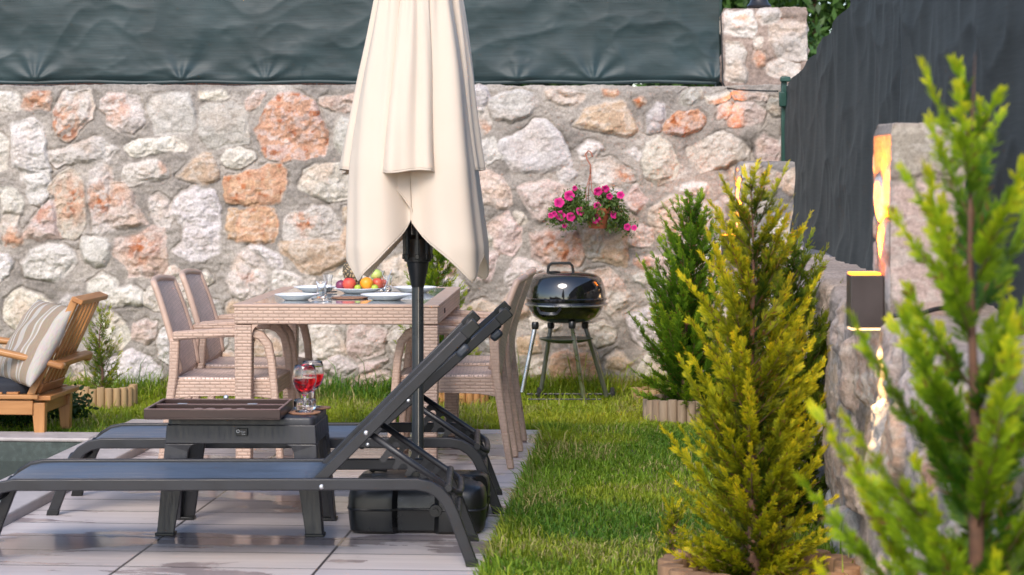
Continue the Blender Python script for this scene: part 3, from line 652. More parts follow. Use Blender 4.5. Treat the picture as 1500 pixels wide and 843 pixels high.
# low brick wall and scrub seen through the slit below the net
m, nt, b = nodes('red_clay_brick'); tc = N(nt,'ShaderNodeTexCoord'); brk = N(nt,'ShaderNodeTexBrick', i_Scale=1.0); nt.links.new(tc.outputs['UV'], brk.inputs['Vector'])
brk.inputs['Brick Width'].default_value=.2; brk.inputs['Row Height'].default_value=.06; brk.inputs['Mortar Size'].default_value=.006
brk.inputs['Color1'].default_value=(.45,.16,.08,1); brk.inputs['Color2'].default_value=(.58,.25,.14,1); brk.inputs['Mortar'].default_value=(.5,.44,.4,1); nt.links.new(brk.outputs['Color'], b.inputs['Base Color']); b.inputs['Roughness'].default_value=.9
bk = MB(); bk.box((-3.6,14.2,1.2),(5.2,.22,2.45)); tag(bk.build('brick_wall', m, smooth=None, bevel=.01), 'red brick wall showing in the slit below the back net', 'wall')

# right-hand net along the low wall
fr2 = empty('netting_fence', (1.6,8,RT), 0, 'charcoal shade net sagging along the right-hand low wall', 'fence')
ny, nzv = 420, 120
Yv = np.linspace(12.95,3.2,ny); tz = np.linspace(0,1,nzv); YY, TT = np.meshgrid(Yv, tz, indexing='ij')
topz = np.interp(YY, [3.2,8.0,9.3,10.1,11.0,11.8,12.6,12.95], [2.35,2.28,2.20,2.15,2.04,1.955,1.87,1.84])
_k = np.hanning(47); _k /= _k.sum(); topz = np.apply_along_axis(lambda a: np.convolve(np.pad(a,23,mode='edge'), _k, 'valid'), 0, topz)
topz += .007*np.cos(2*np.pi*YY/.62)*sstep(8,8.5,YY)-.007*np.abs(np.sin(np.pi*YY/.62+1))+.02*fbm(YY*1.3,YY*0+1,2,97)
botz = np.interp(YY, [3.2,6.3,10.3,11.6,12.6,12.95], [.87,.895,.90,.95,1.02,1.05])
ZZ = botz+TT*(topz-botz)
Xb = np.interp(YY, [3.2,6.3,10.3,12.95], [1.44,1.52,1.63,1.66])
dx = .03*fbm(YY*1.2, ZZ*.8, 3, 81)+.014*(1-np.abs(fbm(YY*1.5+ZZ*.9, ZZ*2.3-YY*.5, 3, 83)))**4+.007*(1-np.abs(fbm(YY*2.6-ZZ*1.1, ZZ*3+YY*.6, 2, 93)))**5+.005*(vn(YY*5+ZZ*.5,ZZ*.6,95)-.5)*2+.005*(1-np.abs(fbm(YY*4.5+ZZ*.4,ZZ*.5,2,96)))**4+.006*np.cos(2*np.pi*YY/.62+3*fbm(YY,ZZ*2,2,86))*sstep(.55,1,TT)
dx += .05*np.exp(-(TT/.08)**2)*vn(YY*3,TT*2,88)
seam = sstep(8.27,8.25,YY)*.05
V = np.stack([Xb-dx-seam-1.6, YY-8, ZZ-RT],-1).reshape(-1,3)
ix = np.arange(ny*nzv).reshape(ny,nzv); q = np.stack([ix[:-1,:-1],ix[1:,:-1],ix[1:,1:],ix[:-1,1:]],-1).reshape(-1,4)
mesh_np('net', V, quads=q, mat=M['net2'], parent=fr2, smooth=180)
w = MB()
for i in range(150):
    y_ = 12.9-i*.05; zt = float(np.interp(y_,[3.2,8.0,9.3,10.1,11.0,11.8,12.6,12.95],[2.35,2.28,2.20,2.15,2.04,1.955,1.87,1.84]))
    x_ = float(np.interp(y_,[3.2,6.3,10.3,12.95],[1.44,1.52,1.63,1.66]))+.05; w.tube([(x_,y_,zt-.4),(x_,y_,zt+.035)], .002, 4)
w.build('wire_mesh', M['wire'], fr2, world=(1.6,8,RT))
gp = MB(); gx = (1148-750)*12.75/F; gp.box((gx,12.74,1.61),(.034,.04,.62)); gp.box((gx-.012,12.70,1.78),(.045,.03,.09)); gp.box((gx+.004,12.71,1.9),(.06,.04,.03))
gp.build('end_post', M['greenpaint'], fr2, bevel=.006, world=(1.6,8,RT))
for y_ in (8.3,5.6):
    x_ = float(np.interp(y_,[3.2,6.3,10.3,12.95],[1.44,1.52,1.63,1.66]))+.06; pp = MB(); pp.box((x_,y_,RT+.66),(.04,.04,1.36)); pp.build('post', M['greenpaint'], fr2, world=(1.6,8,RT), bevel=.004)
# cables
M['cable'] = pm('black_cable', (.012,.012,.013), rough=.45, bump=0)
def cable(pts, r, label):
    k = MB(); P_ = [Vector(p) for p in pts]; out = []
    for i in range(len(P_)-1):
        a,b_,c,d = P_[max(i-1,0)],P_[i],P_[i+1],P_[min(i+2,len(P_)-1)]
        for s in range(8):
            t = s/8; out.append(.5*((2*b_)+(c-a)*t+(2*a-5*b_+4*c-d)*t*t+(3*b_-a-3*c+d)*t**3))
    out.append(P_[-1]); k.tube(out, r, 8); o = k.build('cable', M['cable'], None, smooth=180, world=tuple(P_[0])); o.location = P_[0]
    tag(o, label, 'cable')
cable([P(1056,20,12.93),P(1058,90,12.93),P(1060,124,12.92),P(1075,131,12.74),P(1110,133,12.74),P(1140,134,12.72)], .005, 'thin black cable along the foot of the corner pillar to the green post')
cable([P(1308,463,6.14),P(1340,462,6.13),P(1380,452,6.15),P(1420,462,6.2),P(1470,480,6.0),P(1530,500,5.8)], .007, 'black cable lying on the low wall beside the slim pillar')
cable([P(1078,352,12.25),P(1090,372,12.1),P(1120,378,11.9),P(1180,380,11.0),P(1220,400,9.9),P(1240,412,9.3)], .006, 'grey-black cable trailing over the low wall top from the far lamp')

# ------------------------------------------------------------------ conifers
M['leaf'] = attr_mat('conifer_foliage', rough=.55, var=.15, vs=30, bump=0, trans=.45, spec=.3, tcol=(1.25,1.2,.45))
M['bark'] = pm('reddish_conifer_bark', (.13,.065,.04), rough=.85, var=.3, vs=40, bump=.5, bs=120)
def conifer(label, loc, H_, R_, seed, nb, cols, leaf=1.0, dens=1.0, tiplean=(0,0), sparse_top=.44, plume=.34, zexp=1.25, up=(.62,.95), group=None, name='conifer', cat='conifer'):
    pr = random.Random(seed); Vs = []; Cs = []
    inner, mid, tipc = [np.array(c) for c in cols]
    root = empty(name, (loc[0],loc[1],0), 0, label, cat, group)
    tk = MB(); path = []
    for i in range(14):
        t = i/13; path.append((tiplean[0]*t*t+.008*math.sin(t*9+seed), tiplean[1]*t*t+.008*math.cos(t*7+seed), H_*t*.97))
    tk.tube(path, [(.019*(1-t/13*.96)**1.2)*(H_/1.35+.2) for t in range(14)], 8); tk.build('trunk', M['bark'], root, smooth=180)
    def tp(t):
        t = max(0,min(.9999,t))*13; i = int(t); f = t-i; a, b_ = Vector(path[i]), Vector(path[i+1]); return a.lerp(b_, f)
    def twig(p, d, l, w, n, c):
        sd = d.cross(n)
        if sd.length < 1e-5: return
        sd = sd.normalized()*w; m_ = p+d*(l*.45)
        Vs.append((p, m_+sd, p+d*l, m_-sd)); Cs.append(c)
    br_ = MB()
    for i in range(nb):
        t = (i+.5)/nb; tz_ = .02+.96*t**zexp
        env = (1+.22*max(0,1-tz_*4))*min(1, sparse_top+(1.36-sparse_top)*(1-tz_)**1.1)*(1-max(0,tz_-.82)*4.3)*min(1,.8+1.5*tz_)
        Lb = R_*env*pr.uniform(.72,1.22); az_ = i*2.399+pr.uniform(-.4,.4)
        base = tp(tz_*.97); e0 = up[0]+(up[1]-up[0])*tz_+pr.uniform(-.15,.15)-.55*max(0,1-tz_*6)
        # upward sweep: horizontal run Lb, tips rise
        hor = Vector((math.cos(az_), math.sin(az_), 0)); Lb3 = Lb/max(.35,math.cos(e0))*.92
        pts_ = []; p = base.copy(); ns = 6
        for k in range(ns+1):
            pts_.append(p.copy()); e = e0-.10+.24*k/ns; p = p+(hor*math.cos(e)+Vector((0,0,math.sin(e))))*(Lb3/ns)
        if i % 2 == 0 or tz_ > .4: br_.tube(pts_[:5], [.0042*(1-.7*tz_)*(1-.16*k) for k in range(5)], 5)
        nsub = max(4, int(Lb3/.017*dens)); old = pr.uniform(-.12,.18)
        for s in range(nsub):
            f = .06+.94*s/(nsub-1); kk = f*ns; k = min(int(kk),ns-1); q = pts_[k].lerp(pts_[k+1], kk-k); d = (pts_[k+1]-pts_[k]).normalized()
            side = d.cross(Vector((0,0,1)))
            side = side.normalized() if side.length > 1e-4 else Vector((1,0,0))
            ang = pr.choice((0,math.pi))+pr.gauss(0,.55); sv = side*math.cos(ang)+d.cross(side)*math.sin(ang)
            dd = (d*.88+sv*.44+Vector((0,0,.06))).normalized(); l = (Lb3*plume*(1-f)**.7*min(1,.35+3*f)+.011)*pr.uniform(.75,1.15)
            if f > .97: dd = d; l = .045
            nn = dd.cross(sv+Vector((pr.uniform(-.5,.5),pr.uniform(-.5,.5),pr.uniform(-.5,.5)))).normalized()
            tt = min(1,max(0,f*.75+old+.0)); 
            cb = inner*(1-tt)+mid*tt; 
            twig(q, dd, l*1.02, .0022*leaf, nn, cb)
            ntw = max(3,int(l/.0062*dens)); sgn = 1
            for w_ in range(ntw):
                g_ = (w_+.6)/ntw; r_ = q+dd*(l*g_); s2 = dd.cross(nn)*sgn; sgn = -sgn
                td = (dd*.85+s2*.46+nn*pr.uniform(-.28,.28)).normalized(); tl = (.030*(1-.62*g_)*(1-.35*f)+.005)*leaf*pr.uniform(.7,1.2)
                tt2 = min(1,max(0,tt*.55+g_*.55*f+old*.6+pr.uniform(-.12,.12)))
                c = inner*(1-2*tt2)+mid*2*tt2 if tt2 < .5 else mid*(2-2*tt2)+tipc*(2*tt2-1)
                if pr.random() < .05*(1.3-f): c = np.array((.20,.10,.035))
                twig(r_, td, tl, .0024*leaf, nn, c)
    br_.build('branches', M['bark'], root, smooth=180)
    V = np.array([[tuple(v) for v in q] for q in Vs], np.float32).reshape(-1,3); n = len(Vs)
    C = np.repeat(np.array(Cs), 4, 0); qd = np.arange(n*4).reshape(n,4)
    mesh_np('foliage', V, quads=qd, mat=M['leaf'], colors=np.clip(C,.004,.8), parent=root, smooth=None)
    return root
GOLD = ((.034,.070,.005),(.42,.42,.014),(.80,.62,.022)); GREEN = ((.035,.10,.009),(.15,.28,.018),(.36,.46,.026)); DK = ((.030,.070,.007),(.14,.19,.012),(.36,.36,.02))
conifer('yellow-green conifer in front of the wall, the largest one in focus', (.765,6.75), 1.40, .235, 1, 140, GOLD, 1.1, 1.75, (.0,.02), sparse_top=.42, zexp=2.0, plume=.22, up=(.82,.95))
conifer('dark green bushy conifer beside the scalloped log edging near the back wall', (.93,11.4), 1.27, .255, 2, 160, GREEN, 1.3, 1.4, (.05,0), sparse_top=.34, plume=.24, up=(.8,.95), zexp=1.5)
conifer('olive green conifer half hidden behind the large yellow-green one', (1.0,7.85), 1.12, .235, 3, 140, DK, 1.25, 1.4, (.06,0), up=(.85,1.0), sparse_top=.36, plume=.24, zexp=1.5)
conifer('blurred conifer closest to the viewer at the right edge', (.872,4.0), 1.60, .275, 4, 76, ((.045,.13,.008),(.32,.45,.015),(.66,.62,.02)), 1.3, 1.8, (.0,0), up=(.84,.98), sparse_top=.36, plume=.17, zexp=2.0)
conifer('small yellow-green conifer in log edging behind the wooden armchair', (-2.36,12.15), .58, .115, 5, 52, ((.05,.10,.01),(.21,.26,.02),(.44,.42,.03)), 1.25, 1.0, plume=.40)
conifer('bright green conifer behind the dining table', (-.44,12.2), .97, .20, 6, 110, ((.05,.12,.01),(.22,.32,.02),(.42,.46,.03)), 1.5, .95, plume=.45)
conifer('tiny golden sprig of conifer beside the near log edging', (.56,7.35), .17, .05, 8, 26, GOLD, .9, 1.6, plume=.5, name='conifer_seedling', cat='seedling')
# dark shrub under the wooden chair
def leafcloud(name, parent, blobs, n, size, cols, mat, seed, flat=.0):
    rs = np.random.RandomState(seed); bl = np.array(blobs); wgt = bl[:,3]**2; wgt = wgt/wgt.sum(); k = rs.choice(len(bl), n, p=wgt)
    d = rs.normal(size=(n,3)); d /= np.linalg.norm(d,axis=1)[:,None]; rad = rs.rand(n)**.45
    c = bl[k,:3]+d*(bl[k,3]*rad)[:,None]*np.array([1,1,.9]); c += rs.normal(size=(n,3))*.02
    a = rs.normal(size=(n,3)); a /= np.linalg.norm(a,axis=1)[:,None]; b_ = np.cross(a, d+.5*rs.normal(size=(n,3))); b_ /= np.linalg.norm(b_,axis=1)[:,None]
    sz = size*(.6+.8*rs.rand(n))[:,None]
    V = np.stack([c-a*sz, c+b_*sz*.42, c+a*sz, c-b_*sz*.42],1).reshape(-1,3)
    c0, c1 = np.array(cols[0]), np.array(cols[1]); t = np.clip(rs.rand(n)*.7+.3*vn(c[:,0]*4,c[:,2]*4,seed),0,1)[:,None]
    C = np.repeat(c0*(1-t)+c1*t, 4, 0)
    return mesh_np(name, V, quads=np.arange(n*4).reshape(n,4), mat=mat, colors=C, parent=parent, smooth=None)
M['broad'] = attr_mat('broad_leaf', rough=.5, var=.15, vs=20, bump=0, trans=.3, spec=.35, tcol=(1.1,1.3,.5))
sh = empty('shrub', (-2.72,11.3,0), 0, 'dark green low shrub under and behind the wooden armchair', 'shrub')
leafcloud('foliage', sh, [(0,0,.09,.15),(.18,.05,.08,.14),(-.25,.1,.07,.15),(.34,.1,.07,.12),(-.45,0,.06,.14),(.1,-.15,.06,.12)], 5500, .017, ((.012,.035,.008),(.045,.10,.018)), M['broad'], 3)
st = MB()
for k in range(9): a = k*.7; st.tube([(.02*math.cos(a),.02*math.sin(a),-.01),(.2*math.cos(a),.08*math.sin(a),.12)], .004, 5)
st.build('stem', M['bark'], sh)
# broadleaf trees beyond the walls
def bgtree(label, x, y, h, blobs, n, seed):
    t = empty('broadleaf_tree', (x,y,0), 0, label, 'tree', 'trees beyond the walls')
    k = MB(); k.tube([(0,0,-.2),(.05,0,h*.4),(-.03,.02,h*.75)], [.16,.11,.06], 10)
    for b_ in blobs: k.tube([(0,0,h*.45),(b_[0]*.5,b_[1]*.5,(h*.45+b_[2])/2),(b_[0],b_[1],b_[2])], [.06,.04,.015], 6)
    k.build('trunk', M['bark'], t, smooth=180)
    leafcloud('crown', t, blobs, n, .055, ((.020,.055,.012),(.10,.19,.035)), M['broad'], seed)
bgtree('leafy green tree beyond the fences behind the corner pillar', 2.75, 20.0, 3.6, [(-.5,0,2.9,.75),(.5,.2,3.1,.8),(0,-.3,2.2,.7),(.9,0,2.3,.7),(-.9,.2,2.1,.6),(1.5,.3,2.9,.7),(.2,0,3.9,.8)], 16000, 12)
bgtree('mid green tree beyond the back fence above the lantern', 1.5, 17.5, 3.2, [(.1,0,2.6,.55),(.5,.2,2.9,.5),(-.5,.3,2.6,.6),(0,0,1.95,.5),(.6,0,2.1,.5)], 9000, 13)
bgtree('pale green scrubby tree behind the slit under the back net', -.6, 15.2, 2.6, [(.3,0,1.9,.5),(.9,0,2.0,.5),(-.4,.2,2.0,.5)], 5000, 14)
# ------------------------------------------------------------------ sun loungers
def lounger(loc, rz, label, tilt):
    root = empty('sun_lounger', loc, rz, label, 'sun lounger', 'loungers on the patio')
    W = .50; Lg = 1.73
    half = [(0,.0),(-.062,.165),(-.082,.207),(-.108,.237),(-.142,.258),(-.185,.267)]
    prof = half+[(-Lg/2,.267)]+[(-Lg-x,z) for x,z in reversed(half)]
    for k,y in enumerate((0,W)):
        f = MB(); f.sweep([(x,y,z+.012) for x,z in prof], (0,1,0), .026, .040)
        fo = f.build('side_frame', M['anthracite'], root, bevel=.004)
        for x in (0,-Lg):
            c = MB(); s_ = 1 if x == 0 else -1; c.hexa([(x-.022+s_*.003,y-.017,0),(x+.022+s_*.003,y-.017,0),(x+.022+s_*.003,y+.017,0),(x-.022+s_*.003,y+.017,0),(x-.022-s_*.002,y-.017,.022),(x+.022-s_*.002,y-.017,.022),(x+.022-s_*.002,y+.017,.022),(x-.022-s_*.002,y+.017,.022)])
            c.build('foot_cap', M['rubber'], fo, bevel=.002)
        bl = MB(); bl.ball((-.506,y+(-.014 if k == 0 else .014),.272), .0085, (1,.5,1), 12); bl.build('bolt', M['bolt'], fo, smooth=180)
    for (x,z) in ((-.050,.150),(-.080,.262)):
        c = MB(); c.tube([(x,.010,z),(x,W-.010,z)], .0125, 12); c.build('crossbar', M['anthracite'], root)
    for (x,z,d) in ((-Lg+.055,.185,.07),(-Lg+.075,.232,.035)):
        c = MB(); c.tube([(x,.010,z),(x-d*.6,.05,z-.03),(x-d,.14,z-.035),(x-d,W-.14,z-.035),(x-d*.6,W-.05,z-.03),(x,W-.010,z)], .0125, 12); c.build('crossbar', M['anthracite'], root, smooth=180)
    c = MB(); c.tube([(-.53,.010,.262),(-.53,W-.010,.262)], .011, 10); c.build('crossbar', M['anthracite'], root)
    # seat sling follows the frame over the foot-end curve
    sl = []; xs = [(-Lg+.070,.200),(-Lg+.082,.222),(-Lg+.108,.250),(-Lg+.142,.270),(-Lg+.185,.279),(-Lg+.25,.281)]+[(-Lg+.25+(Lg-.25-.525)*k/14,.281) for k in range(1,15)]
    for (x,z) in xs:
        sl.append([(x, -.006+(W+.012)*j/16, z+.0085-.010*math.sin(math.pi*j/16)*min(1,max(0,(x+Lg-.07)/.25))) for j in range(17)])
    s_ = MB(); s_.grid(sl); so = s_.build('seat_sling', M['sling'], root, smooth=180)
    so.modifiers.new('thick','SOLIDIFY').thickness = .003
    # backrest
    L_ = .745; ca, sa = math.cos(tilt), math.sin(tilt); hx, hz = -.515, .292
    def bp_(s, y): return (hx+ca*s, y, hz+sa*s)
    for k,y in enumerate((.030,W-.030)):
        f = MB(); f.bar(bp_(-.02,y), bp_(L_,y), .024, .038, up=(-sa,0,ca)); fo = f.build('backrest_rail', M['anthracite'], root, bevel=.004)
        c = MB(); c.bar(bp_(L_-.055,y), bp_(L_+.006,y), .028, .043, up=(-sa,0,ca)); c.build('end_cap', M['black_plastic'], fo, bevel=.004)
        c = MB(); c.bar(bp_(L_-.12,y), bp_(L_-.07,y), .022, .034, up=(-sa,0,ca)); c.v = [(v[0]+sa*.036, v[1], v[2]-ca*.036) for v in c.v]; c.build('stacking_stop', M['stopper'], fo, bevel=.012)
        c = MB(); q = bp_(.223,y+(-.014 if k == 0 else .014)); c.ball(q, .0085, (1,.5,1), 12); c.build('bolt', M['bolt'], fo, smooth=180)
    c = MB(); c.tube([bp_(L_-.03,.04), bp_(L_-.03,W-.04)], .012, 10); c.build('head_bar', M['anthracite'], root)
    bs = []
    for i in range(13):
        s0 = .02+(L_-.06)*i/12; bs.append([(hx+ca*s0+sa*.012*math.sin(math.pi*j/10), .036+(W-.072)*j/10, hz+sa*s0-ca*.012*math.sin(math.pi*j/10)) for j in range(11)])
    s_ = MB(); s_.grid(bs); so = s_.build('backrest_sling', M['sling'], root, smooth=180); so.modifiers.new('thick','SOLIDIFY').thickness = .003
    # U-shaped prop with toothed ratchets
    a0 = bp_(.223,0); e = Vector((-.052,0,.238))
    ins = .052
    U = MB(); d_ = (Vector((e.x,0,e.z))-Vector((a0[0],0,a0[2]))); dn = d_.normalized()
    pth = [(a0[0],ins,a0[2])]+[(a0[0]+d_.x*t,ins,a0[2]+d_.z*t) for t in (.5,.88)]
    pth += [(e.x-.005,ins+.012,e.z+.004),(e.x+.010,ins+.035,e.z-.004),(e.x+.014,W/2,e.z-.006),(e.x+.010,W-ins-.035,e.z-.004),(e.x-.005,W-ins-.012,e.z+.004)]
    pth += [(a0[0]+d_.x*t,W-ins,a0[2]+d_.z*t) for t in (.88,.5)]+[(a0[0],W-ins,a0[2])]
    U.tube(pth, .0115, 10); up_ = U.build('backrest_prop', M['anthracite'], root, smooth=180)
    nrm = Vector((dn.z,0,-dn.x)); nrm = nrm if nrm.z < 0 else -nrm
    for y in (ins-.004,W-ins-.004):
        ln = d_.length; o_ = Vector((a0[0],y,a0[2])); pl = []
        s0 = .10; step = .048; nt_ = 5
        pl.append((s0-.01,.004)); pl.append((s0-.012,.052))
        for k in range(nt_):
            s = s0+k*step; dep = .050-.004*k
            pl += [(s+.004,dep+.006),(s+.010,dep-.002),(s+.011,dep-.020),(s+.017,dep-.029),(s+.027,dep-.031),(s+.036,dep-.026),(s+.040,dep-.014),(s+.040,dep+.001)]
        pl += [(s0+nt_*step+.004,.030),(s0+nt_*step+.03,.004)]
        t_ = MB(); t_.plate([o_+dn*a+nrm*b for a,b in pl], (0,.007,0)); t_.build('ratchet', M['anthracite'], up_, smooth=None)
    return root
M['stopper'] = pm('grey_blue_stop', (.03,.036,.047), rough=.45, bump=0)
X1, Y1 = G(691,830); lounger((X1,Y1,0), R(.8), 'sky-tinted slate sun lounger with raised back nearest the viewer', R(45))
X2, Y2 = G(729,753); lounger((X2,Y2,0), R(.9), 'sky-tinted slate sun lounger standing behind the stool and umbrella base', R(41.5))

# ------------------------------------------------------------------ dark moulded side table between the loungers
sx, sy = (362-750)*7.9/F, 7.95
st_ = empty('side_table', (sx,sy,0), R(-2.5), 'dark grey moulded plastic side table between the two loungers', 'side table')
ht, tw, td, bw_, bd_ = .436, .272, .175, .306, .205
tb = MB()
rows = []
def rrect(hx_, hy_, r, z, n=5):
    out = []
    for (cx,cy,a0) in ((hx_-r,hy_-r,0),(-hx_+r,hy_-r,90),(-hx_+r,-hy_+r,180),(hx_-r,-hy_+r,270)):
        for k in range(n+1): a = R(a0+90*k/n); out.append((cx+r*math.cos(a), cy+r*math.sin(a), z))
    return out
def loft(mb, rings):
    n = len(rings[0]); b0 = len(mb.v); mb.v += [p for r in rings for p in r]
    for i in range(len(rings)-1):
        for k in range(n): mb.f.append((b0+i*n+k, b0+i*n+(k+1)%n, b0+(i+1)*n+(k+1)%n, b0+(i+1)*n+k))
    mb.f.append(tuple(b0+k for k in range(n-1,-1,-1))); mb.f.append(tuple(b0+(len(rings)-1)*n+k for k in range(n)))
loft(tb, [rrect(tw,td,.022,ht-.03),rrect(tw,td,.022,ht-.012),rrect(tw-.003,td-.003,.02,ht-.004),rrect(tw-.012,td-.012,.015,ht)])
tb.build('top', M['stool'], st_, smooth=50)
zt = ht-.031; ah = .100
def hw(z): t = 1-z/ht; return tw+(bw_-tw)*t, td+(bd_-td)*t
za = ht-ah
ap = MB(); th = .016
for sgn in (-1,1):
    (a0,b0),(a1,b1) = hw(za),hw(zt)
    ap.hexa([(-a0+.0,sgn*b0,za),(a0,sgn*b0,za),(a0,sgn*(b0-th),za),(-a0,sgn*(b0-th),za),(-a1,sgn*b1,zt),(a1,sgn*b1,zt),(a1,sgn*(b1-th),zt),(-a1,sgn*(b1-th),zt)])
    ap.hexa([(sgn*a0,-b0+th+.001,za),(sgn*a0,b0-th-.001,za),(sgn*(a0-th),b0-th-.001,za),(sgn*(a0-th),-b0+th+.001,za),(sgn*a1,-b1+th+.001,zt),(sgn*a1,b1-th-.001,zt),(sgn*(a1-th),b1-th-.001,zt),(sgn*(a1-th),-b1+th+.001,zt)])
ap.build('apron', M['stool'], st_, smooth=None, bevel=.003)
for sxn in (-1,1):
    for syn in (-1,1):
        lg = MB(); (a0,b0),(a1,b1) = hw(0),hw(za-.001); wt_, wb = .085,.062; dt_, db = .075,.055
        # outer plate along x with a curved shoulder, outer plate along y
        pl = [(sxn*a0,syn*b0,0.0),(sxn*(a0-wb),syn*b0,0),(sxn*(a1-wt_),syn*b1,za-.03),(sxn*(a1-wt_-.010),syn*b1,za-.010),(sxn*(a1-wt_-.03),syn*b1,za-.001),(sxn*a1,syn*b1,za-.001)]
        lg.plate(pl, (0,-syn*th,0))
        pl = [(sxn*a0,syn*(b0-th-.001),0.0),(sxn*a0,syn*(b0-db),0),(sxn*a1,syn*(b1-dt_),za-.02),(sxn*a1,syn*(b1-dt_-.02),za-.001),(sxn*a1,syn*(b1-th-.001),za-.001)]
        lg.plate(pl, (-sxn*th,0,0)); lo = lg.build('leg', M['stool'], st_, smooth=None, bevel=.003)
        ft = MB(); ft.box((sxn*(a0-.030),syn*(b0-.024),.006),(.072,.058,.012)); ft.build('foot', M['black_plastic'], lo, bevel=.003)
bdg = MB(); bdg.box((.006,-td-.011,ht-.056),(.042,.004,.028)); bo = bdg.build('badge', M['black_plastic'], st_, bevel=.004)
bo.rotation_euler=(0,0,0)
def text_mesh(body, size, loc, rot, mat, parent, name):
    cu = bpy.data.curves.new(name,'FONT'); cu.body = body; cu.size = size; cu.extrude = .0004; cu.align_x='CENTER'; cu.align_y='CENTER'
    t = bpy.data.objects.new(name, cu); col.objects.link(t); bpy.context.view_layer.update()
    me = bpy.data.meshes.new_from_object(t.evaluated_get(bpy.context.evaluated_depsgraph_get())); bpy.data.objects.remove(t)
    o = bpy.data.objects.new(name, me); col.objects.link(o); me.materials.append(mat); o.parent = parent; o.location = loc; o.rotation_euler = rot
    return o
M['print'] = pm('white_print', (.75,.73,.74), rough=.5, var=.03, bump=0)
text_mesh('O', .017, (-.008,-td-.0137,ht-.0535), (R(90),0,0), M['print'], bo, 'lettering')
text_mesh('nmac', .0085, (.0105,-td-.0137,ht-.054), (R(90),0,0), M['print'], bo, 'lettering')
text_mesh('home', .005, (.012,-td-.0137,ht-.0635), (R(90),0,0), M['print'], bo, 'lettering')

# open backgammon case on the side table
M['case'] = woodmat('dark_stained_wood', (.045,.022,.018), (.026,.013,.011), 0, .32)
M['rim'] = pm('highlit_case_rim', (.20,.12,.105), rough=.4)  # pinkish highlight along the case's top edges, painted as a lighter colour
bx0, by0 = (213-750)*7.66/F, 7.66
bc = empty('backgammon_case', (bx0+.245,by0+.18,ht+.001), R(-1.5), 'dark brown open wooden game case overhanging the side table', 'game case')
cw, cd, chh, wl = .248,.180,.030,.011
def panel(name, c, d, mat=M['case'], par=bc): q = MB(); q.box(c,d); return q.build(name, mat, par, bevel=.0012)
panel('base', (0,0,.003),(2*cw-.002,2*cd-.002,.006))
for s_ in (-1,1):
    panel('side_wall', (0,s_*(cd-wl/2),.006+chh/2),(2*cw,wl,chh)); panel('end_wall', (s_*(cw-wl/2),0,.006+chh/2),(wl,2*cd-2*wl-.001,chh))
    r_ = panel('rim_highlight', (0,s_*(cd-wl/2),.0075+chh),(2*cw-.001,wl-.002,.003), M['rim']); r_ = panel('rim_highlight', (s_*(cw-wl/2),0,.0075+chh),(wl-.002,2*cd-2*wl-.002,.003), M['rim'])
panel('divider', (0,.005,.006+chh/2),(2*cw-2*wl-.001,.020,chh-.002)); panel('rim_highlight', (0,.005,.0072+chh-.001),(2*cw-2*wl-.002,.018,.002), M['rim'])
for x_ in (-.14,.12): panel('hinge', (x_,.005,.0085+chh),(.035,.022,.002), M['bolt'])
for x_ in (-.055,-.01,.05,.10):
    q = MB(); q.lathe([(.0,0),(.016,0),(.017,.003),(.016,.007),(0,.007)], (x_,-cd+wl+.024,.008+chh*.75), 20); q.build('checker', M['checker'] if 'checker' in M else M['rim'], bc)
q = MB(); q.ball((0,0,0), .010, (1,.8,1), 14); kn = q.build('knob', M['bolt'], bc); kn.location=(-.005,cd-.007,.014+chh)

# wine glasses, coasters and ashtray on the right of the table top
M['glass'] = glassmat('clear_glass'); M['wine'] = glassmat('red_wine', (.78,.015,.03), 1.34)
M['cork'] = pm('woven_cork_mat', (.30,.15,.085), rough=.9, var=.35, vs=60, bump=.8, bs=140, dist=.004)
def coaster(x, y, z, r, label):
    q = MB(); n = 40; rings = []
    for (rr,zz) in ((r*.97,0),(r,.002),(r*.99,.005),(r*.9,.0055),(r*.4,.0055)):
        rings.append([(rr*(1+.03*math.cos(k*2*math.pi/n*20))*math.cos(2*math.pi*k/n), rr*(1+.03*math.cos(k*2*math.pi/n*20))*math.sin(2*math.pi*k/n), zz) for k in range(n)])
    loft(q, rings); o = q.build('coaster', M['cork'], None, smooth=50); o.location=(x,y,z); tag(o, label, 'coaster')
def wineglass(x, y, z, label):
    g_ = empty('wine_glass', (x,y,z), 0, label, 'wine glass', 'glasses of red wine')
    q = MB(); q.lathe([(0,0),(.034,0),(.034,.002),(.012,.006),(.006,.012),(.0045,.025),(.0045,.052),(.008,.062),(.022,.072),(.036,.088),(.044,.110),(.0455,.128),(.042,.152),(.038,.172),(.0372,.173),(.0365,.172),(.0405,.152),(.0440,.128),(.0425,.110),(.0345,.0885),(.021,.0735),(.0,.068)], n=36)
    q.build('glass', M['glass'], g_, smooth=60)
    q = MB(); q.lathe([(0,.0688),(.0200,.0742),(.0335,.0892),(.0416,.1105),(.0424,.118),(.0428,.126),(0,.126)], n=36); q.build('wine', M['wine'], g_, smooth=40)
zt_ = ht+.0005
gx1, gy1 = (446-750)*7.88/F, 7.88; gx2, gy2 = (458-750)*8.06/F, 8.045
coaster(gx1,gy1,zt_,.060,'scalloped brown coaster under the nearer wine glass'); coaster(gx2+.018,gy2-.002,zt_,.052,'brown coaster under the farther wine glass')
wineglass(gx1,gy1,zt_+.006,'glass of red wine nearest on the dark side table'); wineglass(gx2,gy2,zt_+.006,'second glass of red wine standing behind the first')
q = MB(); q.lathe([(0,0),(.040,0),(.042,.004),(.042,.034),(.041,.036),(.036,.034),(.035,.010),(0,.008)], n=32); o = q.build('ashtray', M['glass'], None, smooth=40); o.location=((447-750)*7.98/F,7.965,zt_+.0065); tag(o, 'round clear glass ashtray between the two wine glasses', 'ashtray')

